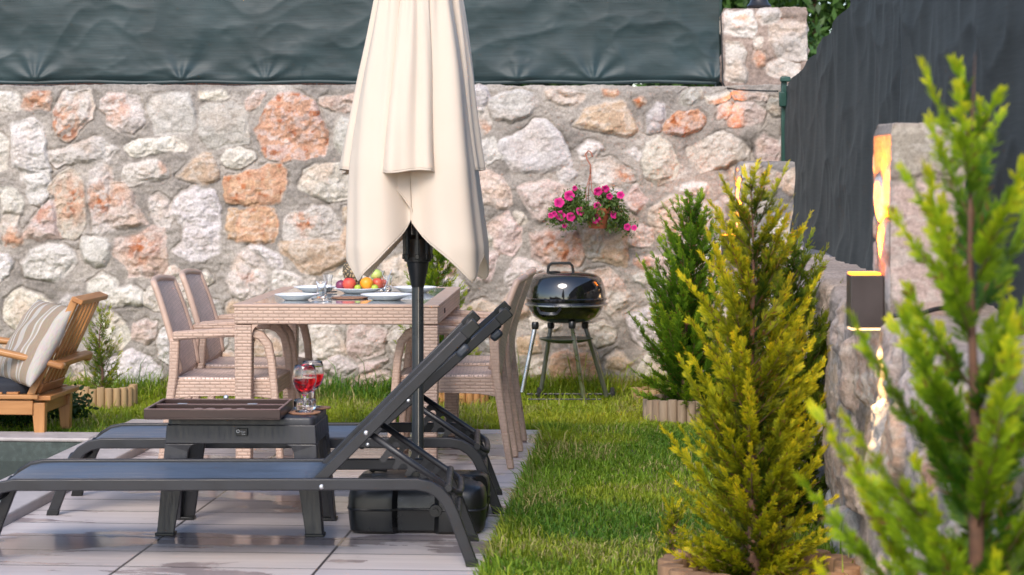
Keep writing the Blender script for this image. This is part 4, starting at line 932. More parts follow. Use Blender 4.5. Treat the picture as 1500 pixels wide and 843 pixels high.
# ------------------------------------------------------------------ parasol and its weighted base
UX, UY = (612-750)*8.05/F, 8.05
ub = empty('weighted_stand', (UX+.012,UY-.02,0), R(-2), 'black water-filled plastic stand holding the parasol upright', 'parasol stand')
def lobed(hx_, z, ind, n=96, r=.05):
    out = []
    for k in range(n):
        a = 2*math.pi*k/n; c_, s_ = math.cos(a), math.sin(a); pw_ = 9
        rr = (abs(c_)**pw_+abs(s_)**pw_)**(-1/pw_); x, y = c_*rr, s_*rr
        mid = min(abs(x),abs(y)); dent = ind*(1-float(sstep(.26,.36,np.float64(mid))))
        if abs(x) > abs(y): x -= math.copysign(dent/hx_, x)
        else: y -= math.copysign(dent/hx_, y)
        out.append((x*hx_, y*hx_, z))
    return out
q = MB(); loft(q, [lobed(.235,0,.03),lobed(.250,.012,.03),lobed(.256,.07,.032),lobed(.256,.088,.030)]); q.build('lower_half', M['black_plastic'], ub, smooth=40, bevel=None)
q = MB(); loft(q, [lobed(.256,.093,.035),lobed(.256,.13,.04),lobed(.250,.158,.045),lobed(.235,.173,.045),lobed(.16,.180,.02),lobed(.06,.184,.0)]); q.build('upper_half', M['black_plastic'], ub, smooth=40)
q = MB(); loft(q, [lobed(.2585,.0865,.022),lobed(.2605,.0905,.022),lobed(.2585,.0945,.022)]); q.build('seam', M['black_plastic'], ub, smooth=50)
q = MB(); q.lathe([(.045,.182),(.043,.20),(.034,.205),(.032,.235),(.0245,.236)], (-.012,.02,0), 28); q.build('collar', M['black_plastic'], ub)
q = MB(); q.tube([(.075,-.232,.090),(.075,-.262,.090)], [.024,.022], 18); q.tube([(.075,-.262,.090),(.075,-.275,.090)], [.010,.010], 12); q.build('filler_cap', M['black_plastic'], ub)
q = MB(); q.tube([(-.14,.10,.19),(-.19,.12,.19)], .008, 8); q.ball((-.195,.122,.19), .014, (1,1,1), 12); q.build('clamp_knob', M['black_plastic'], ub)

um = empty('parasol', (UX,UY,0), 0, 'closed cream fabric parasol on a dark grey pole', 'parasol')
M['pole'] = pm('dark_pole', (.022,.026,.031), rough=.32, var=.15, bump=.03)
q = MB(); q.lathe([(0,.186),(.0225,.186),(.0225,2.62),(0,2.62)], n=28); q.build('pole', M['pole'], um)
q = MB(); q.box((.0035,-.0226,.60),(.003,.002,.82)); q.build('pole_seam', pm('pale_pole_seam', (.22,.20,.17), rough=.4, bump=0), um)
zz = lambda py: CAMH-(py-HZ)*UY/F
q = MB(); q.lathe([(.0235,zz(421)),(.025,zz(419)),(.041,zz(388)),(.043,zz(384)),(.052,zz(383)),(.053,zz(376)),(.047,zz(372)),(.047,zz(350)),(.030,zz(345)),(.0235,zz(344))], n=28); q.build('runner_hub', M['black_plastic'], um, smooth=30)
for k in range(8):
    a = R(22.5*0+45*k); ca_, sa_ = math.cos(a), math.sin(a)
    q = MB(); q.bar((ca_*.047,sa_*.047,zz(378)), (ca_*.062,sa_*.062,1.75), .011, .018, up=(ca_,sa_,0)); rb = q.build('rib', M['pole'], um, bevel=.002)
    q = MB(); q.box((ca_*.050,sa_*.050,zz(376)),(.018,.018,.02), Matrix.Rotation(a,3,'Z')); q.build('rib_joint', M['black_plastic'], rb, bevel=.003)
# canopy: eight lobes, the four corner gores hang lower than the four sides
m, nt, b = nodes('cream_canvas'); L = nt.links.new
tc = N(nt,'ShaderNodeTexCoord'); n1 = N(nt,'ShaderNodeTexNoise', i_Scale=5.0, i_Detail=5.0); L(tc.outputs['Object'], n1.inputs['Vector'])
mx = N(nt,'ShaderNodeMix', data_type='RGBA'); mx.inputs[6].default_value=(.75,.645,.535,1); mx.inputs[7].default_value=(.82,.72,.61,1); L(n1.outputs['Fac'], mx.inputs[0]); L(mx.outputs[2], b.inputs['Base Color']); b.inputs['Roughness'].default_value=.85; b.inputs['Specular IOR Level'].default_value=.2
n2 = N(nt,'ShaderNodeTexNoise', i_Scale=500.0, i_Detail=1.0); L(tc.outputs['Object'], n2.inputs['Vector']); bp = N(nt,'ShaderNodeBump', i_Strength=.15, i_Distance=.001); L(n2.outputs['Fac'], bp.inputs['Height']); L(bp.outputs[0], b.inputs['Normal'])
tr = N(nt,'ShaderNodeBsdfTranslucent'); tr.inputs['Color'].default_value=(.82,.62,.40,1); ms = N(nt,'ShaderNodeMixShader'); ms.inputs[0].default_value=.28; L(b.outputs[0], ms.inputs[1]); L(tr.outputs[0], ms.inputs[2]); L(ms.outputs[0], nt.nodes['Material Output'].inputs['Surface'])
M['canvas'] = m
nth, ntt = 640, 130
k_s = np.linspace(0,4,nth,endpoint=False); sd_ = np.floor(k_s+.5); sv_ = (k_s-sd_)*2            # side index, position across the side -1..1
as_ = np.abs(sv_); sg_ = np.sign(sv_)
def smooth_loop(a, n=7):
    k = np.hanning(n+2)[1:-1]; k /= k.sum(); return np.convolve(np.concatenate([a[-n:],a,a[:n]]), k, 'same')[n:-n]
ZTOP, ZC, ZM, ZF = 2.58, .915, 1.350, 1.185
angf = sg_*R(1)*np.interp(as_, [0,.30,.36,.55,.60,1.0],[0,23,24,-.8,.8,45])
angl = sg_*R(45)*as_
radf = smooth_loop(np.interp(as_, [0,.15,.28,.36,.55,.62,.80,.93,1.0],[1.0,1.03,1.0,.84,.60,.62,.93,1.07,1.10]), 15)
hem = smooth_loop(np.interp(as_, [0,.30,.37,.55,1.0],[ZM,ZM-.006,ZM-.03,ZF,ZC]), 5)+.010*np.sin(k_s*5.3+1)+.007*np.sin(k_s*np.pi*6)
th1 = sd_*np.pi/2
tt1 = np.linspace(0,1,ntt); A = lambda v: np.repeat(v[:,None], ntt, 1)
zc = ZTOP-(ZTOP-A(hem))*tt1[None,:]
wz_ = sstep(2.35,1.55,zc)*.92+.08
Rz = np.interp(zc, [.91,1.05,1.36,1.7,2.0,2.3,2.58], [.285,.290,.262,.212,.160,.105,.035])
angd = smooth_loop(angf, 9)
# unwrap across the side seams is safe: both ends sit at +-45 degrees
ang = A(th1)+A(angf)*wz_+A(angl)*(1-wz_)
r_ = Rz*(1+(A(radf)-1)*wz_)
th_ = ang
r_ += Rz*(.030*np.sin(A(k_s)*np.pi/2*23+1.5+1.2*np.sin(2*zc))+.018*np.sin(A(k_s)*np.pi/2*41+2*zc)+.03*np.sin(A(k_s)*np.pi/2*5+3*zc+.6))*sstep(2.6,2.2,zc)
ang = ang-.05
xx, yy = r_*np.cos(ang), r_*np.sin(ang)
xx = xx+.018*sstep(2,1.2,zc)*np.sin(zc*3)
V = np.stack([xx, yy, zc],-1).reshape(-1,3); ix = np.arange(nth*ntt).reshape(nth,ntt)
ixn = np.roll(ix,-1,0); q_ = np.stack([ix[:,:-1],ixn[:,:-1],ixn[:,1:],ix[:,1:]],-1).reshape(-1,4)
cn = mesh_np('canopy', V, quads=q_, mat=M['canvas'], parent=um, smooth=180)
sm_ = cn.modifiers.new('thick','SOLIDIFY'); sm_.thickness=.0022
hemp = [tuple(V.reshape(nth,ntt,3)[k,-1]) for k in range(0,nth,2)]; q = MB(); q.tube(hemp+[hemp[0]], .0036, 6, cap=False); q.build('hem_seam', M['canvas'], um, smooth=180)

# ------------------------------------------------------------------ resin-wicker dining table
TA = R(-2.3); tfl = ((343-750)*9.32/F, 9.32)
TW, TD, TH = .90, 1.49, .755
tdx, tdy = (math.cos(TA), math.sin(TA)), (-math.sin(TA), math.cos(TA))
tc_ = (tfl[0]+tdx[0]*TW/2+tdy[0]*TD/2, tfl[1]+tdx[1]*TW/2+tdy[1]*TD/2)
tbl = empty('dining_table', (tc_[0],tc_[1],0), TA, 'beige resin wicker dining table with a glass top set for a meal', 'table')
def tloc(x, y, z=TH): return (tc_[0]+x*tdx[0]+y*tdy[0], tc_[1]+x*tdx[1]+y*tdy[1], z)   # table-local to world
lw = .078
for sxn in (-1,1):
    for syn in (-1,1):
        q = MB(); cx, cy = sxn*(TW/2-lw/2), syn*(TD/2-lw/2)
        q.hexa([(cx-.034,cy-.034,0),(cx+.034,cy-.034,0),(cx+.034,cy+.034,0),(cx-.034,cy+.034,0),(cx-lw/2,cy-lw/2,.664),(cx+lw/2,cy-lw/2,.664),(cx+lw/2,cy+lw/2,.664),(cx-lw/2,cy+lw/2,.664)])
        q.build('leg', M['wicker'], tbl, bevel=.006)
ap = MB(); zb_, zt2 = .667, TH-.012
for s_ in (-1,1):
    ap.box((0,s_*(TD/2-.02),(zb_+zt2)/2),(TW,.04,zt2-zb_)); ap.box((s_*(TW/2-.02),0,(zb_+zt2)/2),(.04,TD-.081,zt2-zb_))
ap.build('apron', M['wicker'], tbl, bevel=.004)
cnr = MB()
for s_ in (-1,1):
    for sd in (-1,1):
        pts = [(s_*(TW/2-lw),0,zb_)]+[(s_*(TW/2-lw-.045+.045*math.cos(a)),0,zb_-.045+.045*math.sin(a)) for a in (0,.4,.8,1.2,1.57)]
        cnr.plate([(p[0],sd*(TD/2-.006),p[2]) for p in pts], (0,-sd*.028,0))
cnr.build('corner_brace', M['resin'], tbl, smooth=None)
rim = MB(); o_, i_ = (TW/2+.004,TD/2+.004), (TW/2-.07,TD/2-.07)
for s_ in (-1,1):
    rim.box((0,s_*(o_[1]-.035),TH-.006),(2*o_[0],.07,.012)); rim.box((s_*(o_[0]-.035),0,TH-.006),(.07,2*o_[1]-.141,.012))
rim.build('rim', M['resin'], tbl, bevel=.003)
m, nt, b = nodes('sky_pale_glass_top'); b.inputs['Base Color'].default_value=(.36,.40,.42,1); b.inputs['Roughness'].default_value=.08; b.inputs['Coat Weight'].default_value=.5; M['tabletop']=m  # pale sky reflection put into the glass base colour
q = MB(); q.box((0,0,TH-.005),(2*o_[0]-.142,2*o_[1]-.142,.008)); q.build('glass_top', m, tbl, smooth=None)
q = MB(); q.box((TW/2+.001,-.35,TH-.05),(.003,.05,.022)); q.build('badge', M['rubber'], tbl)
# tableware (positions in the table's own axes)
M['china'] = pm('white_china', (.86,.86,.87), rough=.25, var=.03, bump=0); M['teaglass'] = glassmat('tea_glass', (.97,.98,1), 1.45)
def tpos(px, py, Z=TH):
    Y = (CAMH-Z)*F/(py-HZ); return ((px-750)*Y/F, Y, Z+.0006)
def plate(px, py, r, label):
    q = MB(); q.lathe([(0,.001),(r*.55,.0),(r*.58,.003),(r*.80,.016),(r,.024),(r*1.0,.0265),(r*.80,.0205),(r*.60,.008),(0,.006)], n=44); o = q.build('plate', M['china'], None, smooth=50); o.location=tpos(px,py); tag(o, label, 'plate', 'plates on the dining table')
plate(434,439.5,.098,'white plate at the near left corner of the dining table'); plate(461,428,.104,'white plate at the far left side of the dining table')
plate(566,439.5,.118,'white plate at the near right side of the dining table'); plate(607,428.5,.108,'white plate at the far right behind the parasol pole')
def teaglass(px, py, label, s_=1.0):
    g_ = empty('tea_glass', tpos(px,py), 0, label, 'glass', 'small tea glasses')
    q = MB(); q.lathe([(0,.001),(.045*s_,.002),(.048*s_,.007),(.044*s_,.008),(0,.006)], n=32); q.build('saucer', M['teaglass'], g_, smooth=50)
    q = MB(); q.lathe([(0,.009),(.021*s_,.009),(.023*s_,.018),(.0215*s_,.032),(.0195*s_,.046),(.022*s_,.066),(.0275*s_,.086),(.0262*s_,.086),(.0205*s_,.066),(.018*s_,.046),(.020*s_,.032),(.0205*s_,.02),(0,.016)], n=28); q.build('cup', M['teaglass'], g_, smooth=60)
    return g_
teaglass(471,440,'waisted clear tea glass nearest on the left of the table'); teaglass(480,429,'clear tea glass behind the nearest one, left of the fruit')
tg = teaglass(567,430,'clear tea glass with a metal spoon beside the fruit platter'); teaglass(556,422,'clear tea glass behind the green apple')
q = MB(); q.tube([(-.012,0,.02),(.022,.004,.112)], .0022, 6); q.ball((-.012,0,.02), .008, (1,.6,1.4), 10); q.build('spoon', M['steel'], tg)
q = MB(); n = 40; rings = []
for (rr,zz_) in ((.083,0),(.085,.002),(.084,.005),(.06,.0055)): rings.append([(rr*(1+.02*math.cos(k*2*math.pi/n*20))*math.cos(2*math.pi*k/n), rr*(1+.02*math.cos(k*2*math.pi/n*20))*math.sin(2*math.pi*k/n), zz_) for k in range(n)])
loft(q, rings); o = q.build('placemat', M['cork'], None, smooth=50); o.location=tpos(512,437.5); tag(o, 'round woven brown mat at the near edge of the dining table', 'mat')
pp = tpos(526,429.5)
q = MB(); q.lathe([(0,.001),(.07,.0),(.075,.003),(.108,.018),(.123,.023),(.123,.0255),(.106,.0215),(.07,.008),(0,.006)], n=44); o = q.build('platter', M['china'], None, smooth=50); o.location=pp; tag(o, 'white platter piled with fruit in the middle of the table', 'platter')
def fruitmat(name, c1, c2, scale=14, rough=.35, bump=.1):
    m, nt, b = nodes(name); L = nt.links.new; tc = N(nt,'ShaderNodeTexCoord'); n1 = N(nt,'ShaderNodeTexNoise', i_Scale=scale, i_Detail=4.0); L(tc.outputs['Object'], n1.inputs['Vector'])
    cr = N(nt,'ShaderNodeValToRGB'); cr.color_ramp.elements[0].position=.38; cr.color_ramp.elements[1].position=.64; cr.color_ramp.elements[0].color=c4(c1); cr.color_ramp.elements[1].color=c4(c2); L(n1.outputs['Fac'], cr.inputs[0]); L(cr.outputs[0], b.inputs['Base Color']); b.inputs['Roughness'].default_value=rough
    n2 = N(nt,'ShaderNodeTexNoise', i_Scale=260.0); L(tc.outputs['Object'], n2.inputs['Vector']); bp = N(nt,'ShaderNodeBump', i_Strength=bump, i_Distance=.001); L(n2.outputs['Fac'], bp.inputs['Height']); L(bp.outputs[0], b.inputs['Normal'])
    return m
FR = dict(peach=fruitmat('peach_skin',(.55,.02,.03),(.62,.10,.05),16,.5), plum=fruitmat('plum_skin',(.10,.02,.06),(.22,.04,.09),16), orange=fruitmat('orange_peel',(.80,.26,.008),(.85,.33,.015),10,.4,.5), lime=fruitmat('lime_peel',(.30,.42,.03),(.42,.52,.06)), apple=fruitmat('red_apple',(.62,.03,.03),(.55,.12,.06)), green=fruitmat('green_apple',(.40,.50,.10),(.50,.56,.16)))
def fruit(kind, mat, px, py, r, dy, label):
    Yc = pp[1]+dy; c = P(px,py,Yc); q = MB()
    f = (lambda d: 1-.10*math.exp(-((1-d.z)/.05))-.03*d.z*0) if kind in ('apple','peach') else (lambda d: 1)
    q.ball((0,0,0), r, (1,1,.93 if kind != 'lime' else .85), 22, f); g_ = empty(kind, c, 0, label, 'fruit'); q.build('flesh', mat, g_, smooth=180)
    s_ = MB(); s_.tube([(0,0,r*.72),(.002,.001,r*1.02)], .0016, 6); s_.build('stalk', M['bark'], g_)
k_ = pp[1]/F
fruit('peach', FR['peach'], 511.5,416, 10*k_, -.03, 'big red peach at the front left of the platter'); fruit('plum', FR['plum'], 499.5,418, 8*k_, .0, 'dark purple plum at the left end of the platter')
fruit('lime', FR['lime'], 524,421.5, 5*k_, -.05, 'small lime between the peach and the orange'); fruit('orange', FR['orange'], 537,415.5, 10*k_, -.02, 'bright orange in the middle of the platter')
fruit('lime', FR['lime'], 549,421.5, 5.2*k_, -.05, 'small lime to the right of the orange'); fruit('apple', FR['apple'], 553,415, 8.5*k_, .02, 'red apple at the right of the platter')
fruit('peach', FR['apple'], 560.5,416.5, 7.5*k_, .05, 'reddish peach at the right end of the platter'); fruit('green_apple', FR['green'], 551,403, 9*k_, .05, 'pale green apple on top of the fruit pile')
pa = empty('pineapple', P(516,402,pp[1]+.06), 0, 'pineapple lying behind the peach on the platter', 'fruit')
m, nt, b = nodes('pineapple_skin'); tc = N(nt,'ShaderNodeTexCoord'); vo = N(nt,'ShaderNodeTexVoronoi', i_Scale=55.0, feature='DISTANCE_TO_EDGE'); nt.links.new(tc.outputs['Object'], vo.inputs['Vector']); cr = N(nt,'ShaderNodeValToRGB'); cr.color_ramp.elements[0].position=.05; cr.color_ramp.elements[1].position=.30; cr.color_ramp.elements[0].color=(.03,.025,.015,1); cr.color_ramp.elements[1].color=(.42,.30,.16,1); nt.links.new(vo.outputs['Distance'], cr.inputs[0]); nt.links.new(cr.outputs[0], b.inputs['Base Color']); bp = N(nt,'ShaderNodeBump', i_Strength=.8, i_Distance=.006); nt.links.new(vo.outputs['Distance'], bp.inputs['Height']); nt.links.new(bp.outputs[0], b.inputs['Normal'])
MR = Matrix.Rotation(R(152),3,'Y')
q = MB(); q.ball((0,0,0), .043, (1,1,1.45), 26, None, MR); q.build('body', m, pa, smooth=180)
q = MB(); pr = random.Random(4)
for k in range(22):
    a = k*2.4; t = k/22; d = MR @ Vector((math.cos(a)*(.6-.5*t),math.sin(a)*(.6-.5*t),1)).normalized(); b0 = MR @ Vector((0,0,.058)); sd = d.cross(Vector((.3,.5,.2))).normalized()*.006; l = .03+.02*t
    q.add([b0-sd, b0+d*l*.5-sd, b0+d*l, b0+d*l*.5+sd, b0+sd], [(0,1,2,3,4)])
q.build('crown_leaves', pm('pineapple_leaf',(.05,.11,.035),rough=.5), pa, smooth=None)

# ------------------------------------------------------------------ armchairs
def chair_proto():
    root = empty('wicker_armchair', (0,0,0)); wf, wr = .245, .200
    # local: faces +x, seat front at x~.50; legs run from floor to armrest
    for s_ in (-1,1):
        q = MB(); q.sweep([(-.045,s_*wr,0),(-.010,s_*(wr+.012),.22),(.022,s_*(wr+.030),.44),(.030,s_*(wr+.038),.60)], (0,1,0), .034, .044, lambda t: .72+.28*t); q.build('leg', M['wicker_leg'], root, bevel=.008)
        q = MB(); pth = [(.505,s_*(wf-.005),0),(.480,s_*wf,.30),(.462,s_*wf,.50),(.445,s_*wf,.575),(.415,s_*wf,.612),(.375,s_*wf,.628)]
        q.sweep(pth, (0,1,0), .034, .040, lambda t: .78+.3*t); q.build('leg', M['wicker_leg'], root, smooth=50, bevel=.008)
        q = MB(); q.sweep([(.385,s_*wf,.6285),(.25,s_*(wf+.002),.627),(.10,s_*(wf-.003),.617),(.02,s_*(wf-.008),.610)], (0,1,0), .050, .040); q.build('armrest', M['wicker'], root, smooth=50, bevel=.01)
    # backrest: woven panel curved in plan, framed
    def back(t, u): # t 0 bottom..1 top, u -1..1
        z = .450+.392*t; x = .044-.070*t-.045*t*t; hwid = .205+.018*math.sin(math.pi*min(1,t*1.1)) - .02*max(0,t-.9)*10*0
        dip = -.055*(1-t)**2*(1-u*u)*0
        bow = -.028*(1-u*u)
        zz_ = z+(.012*(1-u*u) if t > .999 else 0)-(.05*(1-u*u))*(max(0,1-t*3))
        return Vector((x+bow, u*hwid, zz_))
    pts = [[back(i/18, -1+2*j/16) for j in range(17)] for i in range(19)]
    q = MB(); q.grid(pts); o = q.build('backrest', M['weave'], root, smooth=180); sm = o.modifiers.new('thick','SOLIDIFY'); sm.thickness=.012; sm.offset=0
    fr_ = MB(); ring = [back(i/18,-1) for i in range(19)]+[back(1,-1+2*j/16)+Vector((0,0,.0)) for j in range(1,17)]+[back(i/18,1) for i in range(17,-1,-1)]
    fr_.tube(ring, .0155, 8); fr_.build('back_frame', M['resin'], root, smooth=180)
    # woven seat with deep apron
    q = MB(); q.grid([[(.03+.445*i/10, -.222+.444*j/10, .425-.014*math.sin(math.pi*i/10)*math.sin(math.pi*j/10)-(.010*(i/10-.9)*10 if i == 10 else 0)) for j in range(11)] for i in range(11)]); o = q.build('seat', M['weave'], root, smooth=180); sm = o.modifiers.new('thick','SOLIDIFY'); sm.thickness=.014
    q = MB()
    for s_ in (-1,1):
        pl = [(.02,s_*.226,.418),(.475,s_*.226,.418),(.475,s_*.226,.330),(.40,s_*.226,.340),(.25,s_*.226,.345),(.10,s_*.226,.340),(.02,s_*.226,.328)]; q.plate(pl, (0,-s_*.022,0))
    q.plate([(.478,-.203,.418),(.478,.203,.418),(.478,.203,.335),(.478,.1,.348),(.478,-.1,.348),(.478,-.203,.335)], (-.02,0,0)); q.plate([(.02,-.203,.418),(.02,.203,.418),(.02,.203,.34),(.02,-.203,.34)], (.02,0,0))
    q.build('apron', M['wicker'], root, smooth=None, bevel=.003)
    return root
def place(o, x, y, rz, label):
    o.location=(x,y,0); o.rotation_euler=(0,0,rz); tag(o, label, 'chair', 'wicker armchairs at the dining table')
c0 = chair_proto()
GY = lambda py: CAMH*F/(py-HZ)
Yl = 9.62
def lc(px, Y): return (px-750)*Y/F
xl_ = lc(238,9.42)+.042
place(c0, xl_, Yl, R(-2.3), 'beige woven armchair nearest on the left side of the dining table')
c1 = copy_tree(c0); place(c1, xl_+.028, Yl+.64, R(-2.3), 'beige woven armchair farther back on the left of the table')
Yr = (GY(688)+GY(671))/2+.02
xr_ = lc(752,GY(688))-.045
c2 = copy_tree(c0); place(c2, xr_, Yr, R(180-3), 'beige woven armchair nearest on the right side of the table')
Yr2 = (GY(662)+GY(648))/2+.02
c3 = copy_tree(c0); place(c3, xr_+.045, Yr2, R(180-3), 'beige woven armchair farther back on the right of the table')
# ------------------------------------------------------------------ wooden lounge armchair at the left
M['teak'] = woodmat('oiled_teak', (.47,.225,.08), (.32,.135,.042), 0, .35); M['teakz'] = woodmat('oiled_teak_upright', (.47,.225,.08), (.34,.145,.045), 2, .35); M['teaky'] = woodmat('oiled_teak_cross', (.42,.18,.055), (.27,.10,.028), 1, .4)
YN = 10.57; W_ = .47
wa = empty('wooden_armchair', ((20-750)*YN/F,YN+.2,0), 0, 'orange-brown slatted wooden lounge armchair by the pool', 'armchair')
wb = tuple(wa.location)
def NP(px, py, k=0.0):      # point on the chair's near side plane, pushed back by k (0 near side .. 1 far side)
    p = P(px,py,YN); return Vector((p[0]+.033*k*W_/.47, p[1]+k*W_, p[2]))
def wpart(name, fn, mat, bevel=.004, smooth=35): q = MB(); fn(q); return q.build(name, mat, wa, bevel=bevel, smooth=smooth, world=wb)
for k in (0.05,.95):
    wpart('back_post', lambda q: q.bar(NP(38,592,k), NP(110,437,k), .045, .038, up=(1,0,.4)), M['teakz'])
wpart('top_rail', lambda q: q.bar(NP(114,441,-.02), NP(114,441,1.02), .055, .026, up=(.42,0,1)), M['teaky'])
wpart('bottom_rail', lambda q: q.bar(NP(54,570,.08), NP(54,570,.92), .030, .05, up=(.42,0,1)), M['teaky'])
for i in range(5):
    k = .2+.15*i; wpart('slat', lambda q: q.bar(NP(56,566,k), NP(112,445,k), .036, .014, up=(1,0,.42)), M['teakz'], .002)
wpart('cross_rail', lambda q: q.bar(NP(84,534,-.02), NP(90,531,1.06), .05, .034, up=(.2,0,1)), M['teaky'], .008)
for k in (-.03,1.03):
    wpart('armrest', lambda q: q.sweep([NP(-150,503,k),NP(-60,508,k),NP(0,515,k),NP(60,528,k),NP(96,537,k)], (0,1,0), .062, .034), M['teak'], .012, 50)
    wpart('seat_rail', lambda q: q.bar(NP(-170,580,k), NP(58,581,k), .05, .022, up=(0,0,1)), M['teak'])
    wpart('apron', lambda q: q.bar(NP(-165,595,k), NP(50,597,k), .024, .072, up=(0,0,1)), M['teak'])
    wpart('leg', lambda q: q.hexa([NP(52,645,k),NP(66,645,k),NP(66,645,k+(.1 if k < .5 else -.1)),NP(52,645,k+(.1 if k < .5 else -.1)),NP(47,590,k),NP(67,590,k),NP(67,590,k+(.1 if k < .5 else -.1)),NP(47,590,k+(.1 if k < .5 else -.1))]), M['teakz'])
    wpart('leg', lambda q: q.bar(NP(-150,645,k), NP(-150,510,k), .05, .05, up=(1,0,0)), M['teakz'])
wpart('rear_rail', lambda q: q.bar(NP(64,583,-.05), NP(64,583,1.05), .085, .024, up=(0,0,1)), M['teaky'])
wpart('rear_apron', lambda q: q.bar(NP(58,598,.05), NP(58,598,.95), .024, .065, up=(0,0,1)), M['teaky'])
wpart('seat_slats', lambda q: [q.bar(NP(-150+24*j,577,0.0), NP(-150+24*j,577,1.0), .06, .016, up=(0,0,1)) for j in range(8)], M['teaky'], .002)
def softbox(name, c, d, mat, label, cat, rot=None, pw_=5, puff=.5):
    vs = MB(); f = lambda dd: ((abs(dd.x)**pw_+abs(dd.y)**pw_+abs(dd.z)**pw_)**(-1/pw_))
    vs.ball((0,0,0), 1, (d[0]/2,d[1]/2,d[2]/2), 48, f); o = vs.build(name, mat, None, smooth=180); o.location=c
    if rot is not None: o.rotation_euler = rot
    return tag(o, label, cat)
M['navy'] = pm('charcoal_cushion_cloth', (.018,.021,.030), rough=.85, var=.25, bump=.4, bs=300)
p_ = NP(-40,566,.5); softbox('seat_cushion', (p_.x-.06,p_.y,CAMH-(565-HZ)*10.8/F), (.66,.46,.10), M['navy'], 'charcoal seat cushion on the wooden armchair', 'cushion')
# striped pillow
m, nt, b = nodes('striped_pillow_cloth'); L = nt.links.new; tc = N(nt,'ShaderNodeTexCoord'); sp = N(nt,'ShaderNodeSeparateXYZ'); L(tc.outputs['Object'], sp.inputs[0])
mm = N(nt,'ShaderNodeMapRange'); mm.inputs[1].default_value=-.23; mm.inputs[2].default_value=.23; L(sp.outputs['Y'], mm.inputs[0])
cr = N(nt,'ShaderNodeValToRGB'); cr.color_ramp.interpolation='CONSTANT'; els = cr.color_ramp.elements
cols_ = [(0,(.56,.50,.44)),(.10,(.36,.27,.19)),(.22,(.60,.55,.49)),(.25,(.42,.34,.26)),(.30,(.60,.55,.49)),(.33,(.37,.28,.20)),(.46,(.55,.49,.43)),(.56,(.36,.27,.19)),(.64,(.60,.55,.49)),(.665,(.38,.29,.21)),(.70,(.60,.55,.49)),(.73,(.42,.33,.25)),(.84,(.57,.52,.46)),(.95,(.38,.29,.21))]
els[0].position=0; els[0].color=c4(cols_[0][1]); els[1].position=cols_[1][0]; els[1].color=c4(cols_[1][1])
for p0,c0_ in cols_[2:]: e = els.new(p0); e.color=c4(c0_)
nx_ = N(nt,'ShaderNodeTexNoise', i_Scale=40.0, i_Detail=3.0); mpp = N(nt,'ShaderNodeMapping'); mpp.inputs['Scale'].default_value=(1,8,1); L(tc.outputs['Object'], mpp.inputs[0]); L(mpp.outputs[0], nx_.inputs['Vector'])
L(mm.outputs[0], cr.inputs[0]); m2 = N(nt,'ShaderNodeMix', data_type='RGBA', blend_type='MULTIPLY'); m2.inputs[0].default_value=.5; L(cr.outputs[0], m2.inputs[6]); L(nx_.outputs['Color'], m2.inputs[7]); L(m2.outputs[2], b.inputs['Base Color']); b.inputs['Roughness'].default_value=.9
bp = N(nt,'ShaderNodeBump', i_Strength=.5, i_Distance=.004); L(nx_.outputs['Fac'], bp.inputs['Height']); L(bp.outputs[0], b.inputs['Normal'])
q = MB(); n = 40; top = []; bot = []
for i in range(n+1):
    rt, rb_ = [], []
    for j in range(n+1):
        u = -1+2*i/n; v = -1+2*j/n; th_ = .075*max(0,(1-abs(u)**2.6))**.55*max(0,(1-abs(v)**2.6))**.55
        k = 1-.08*(u*u+v*v)+.10*(abs(u*v)**2); wr_ = .006*math.sin(9*u+5*v)*(1-u*u)*(1-v*v)+.008*math.sin(14*v+3*u)*abs(u)**3*(1-abs(v))
        rt.append((.24*u*k, .24*v*k, th_+wr_)); rb_.append((.24*u*k, .24*v*k, -th_*.9+wr_))
    top.append(rt); bot.append(rb_)
q.grid(top); q.grid(bot); po = q.build('pillow', m, None, smooth=180); po.location=P(50,502,YN+.13); po.rotation_euler=(R(4),R(-60),R(32)); tag(po, 'beige and brown striped pillow leaning on the chair back', 'pillow')

# ------------------------------------------------------------------ log edging rolls
M['log'] = woodmat('pale_pine_log', (.46,.31,.15), (.30,.18,.085), 2, .75); M['logend'] = pm('log_end_grain', (.45,.30,.17), rough=.85, var=.25, vs=60)
def edging(cx, cy, r, h, n, a0, a1, label, tint=None, lr=None):
    e = empty('log_edging', (cx,cy,0), 0, label, 'log edging'); pr = random.Random(int(cx*100)+n)
    for k in range(n):
        a = R(a0+(a1-a0)*k/(n-1)); lr_ = lr or abs(R(a1-a0))*r/(n-1)*.50
        q = MB(); hh = h*pr.uniform(.93,1.04); q.lathe([(0,-.03),(lr_,-.03),(lr_*1.0,hh-.004),(lr_*.93,hh),(0,hh+.0005)], (r*math.cos(a),r*math.sin(a),0), 14)
        q.build('log', tint or M['log'], e, smooth=40)
M['logold'] = woodmat('weathered_log', (.36,.27,.19), (.21,.145,.095), 2, .8)
edging(.905,11.42,.175,.125,22,90,432,'scalloped log ring around the dark green conifer', M['logold'])
edging(.82,12.42,.10,.075,14,60,402,'small yellowish log ring at the wall foot beside the grill')
edging(.79,6.75,.285,.09,22,90,434,'curved reddish log edging below the large yellow-green conifer', woodmat('reddish_log', (.30,.175,.095), (.18,.095,.05), 2, .8))
edging(-2.33,12.1,.165,.125,15,165,382,'pale new log edging beside the wooden armchair')
edging(-.30,12.2,.145,.13,15,150,400,'orange-toned log edging seen under the right-hand chairs', woodmat('orange_log', (.50,.26,.09), (.33,.15,.05), 2, .75))

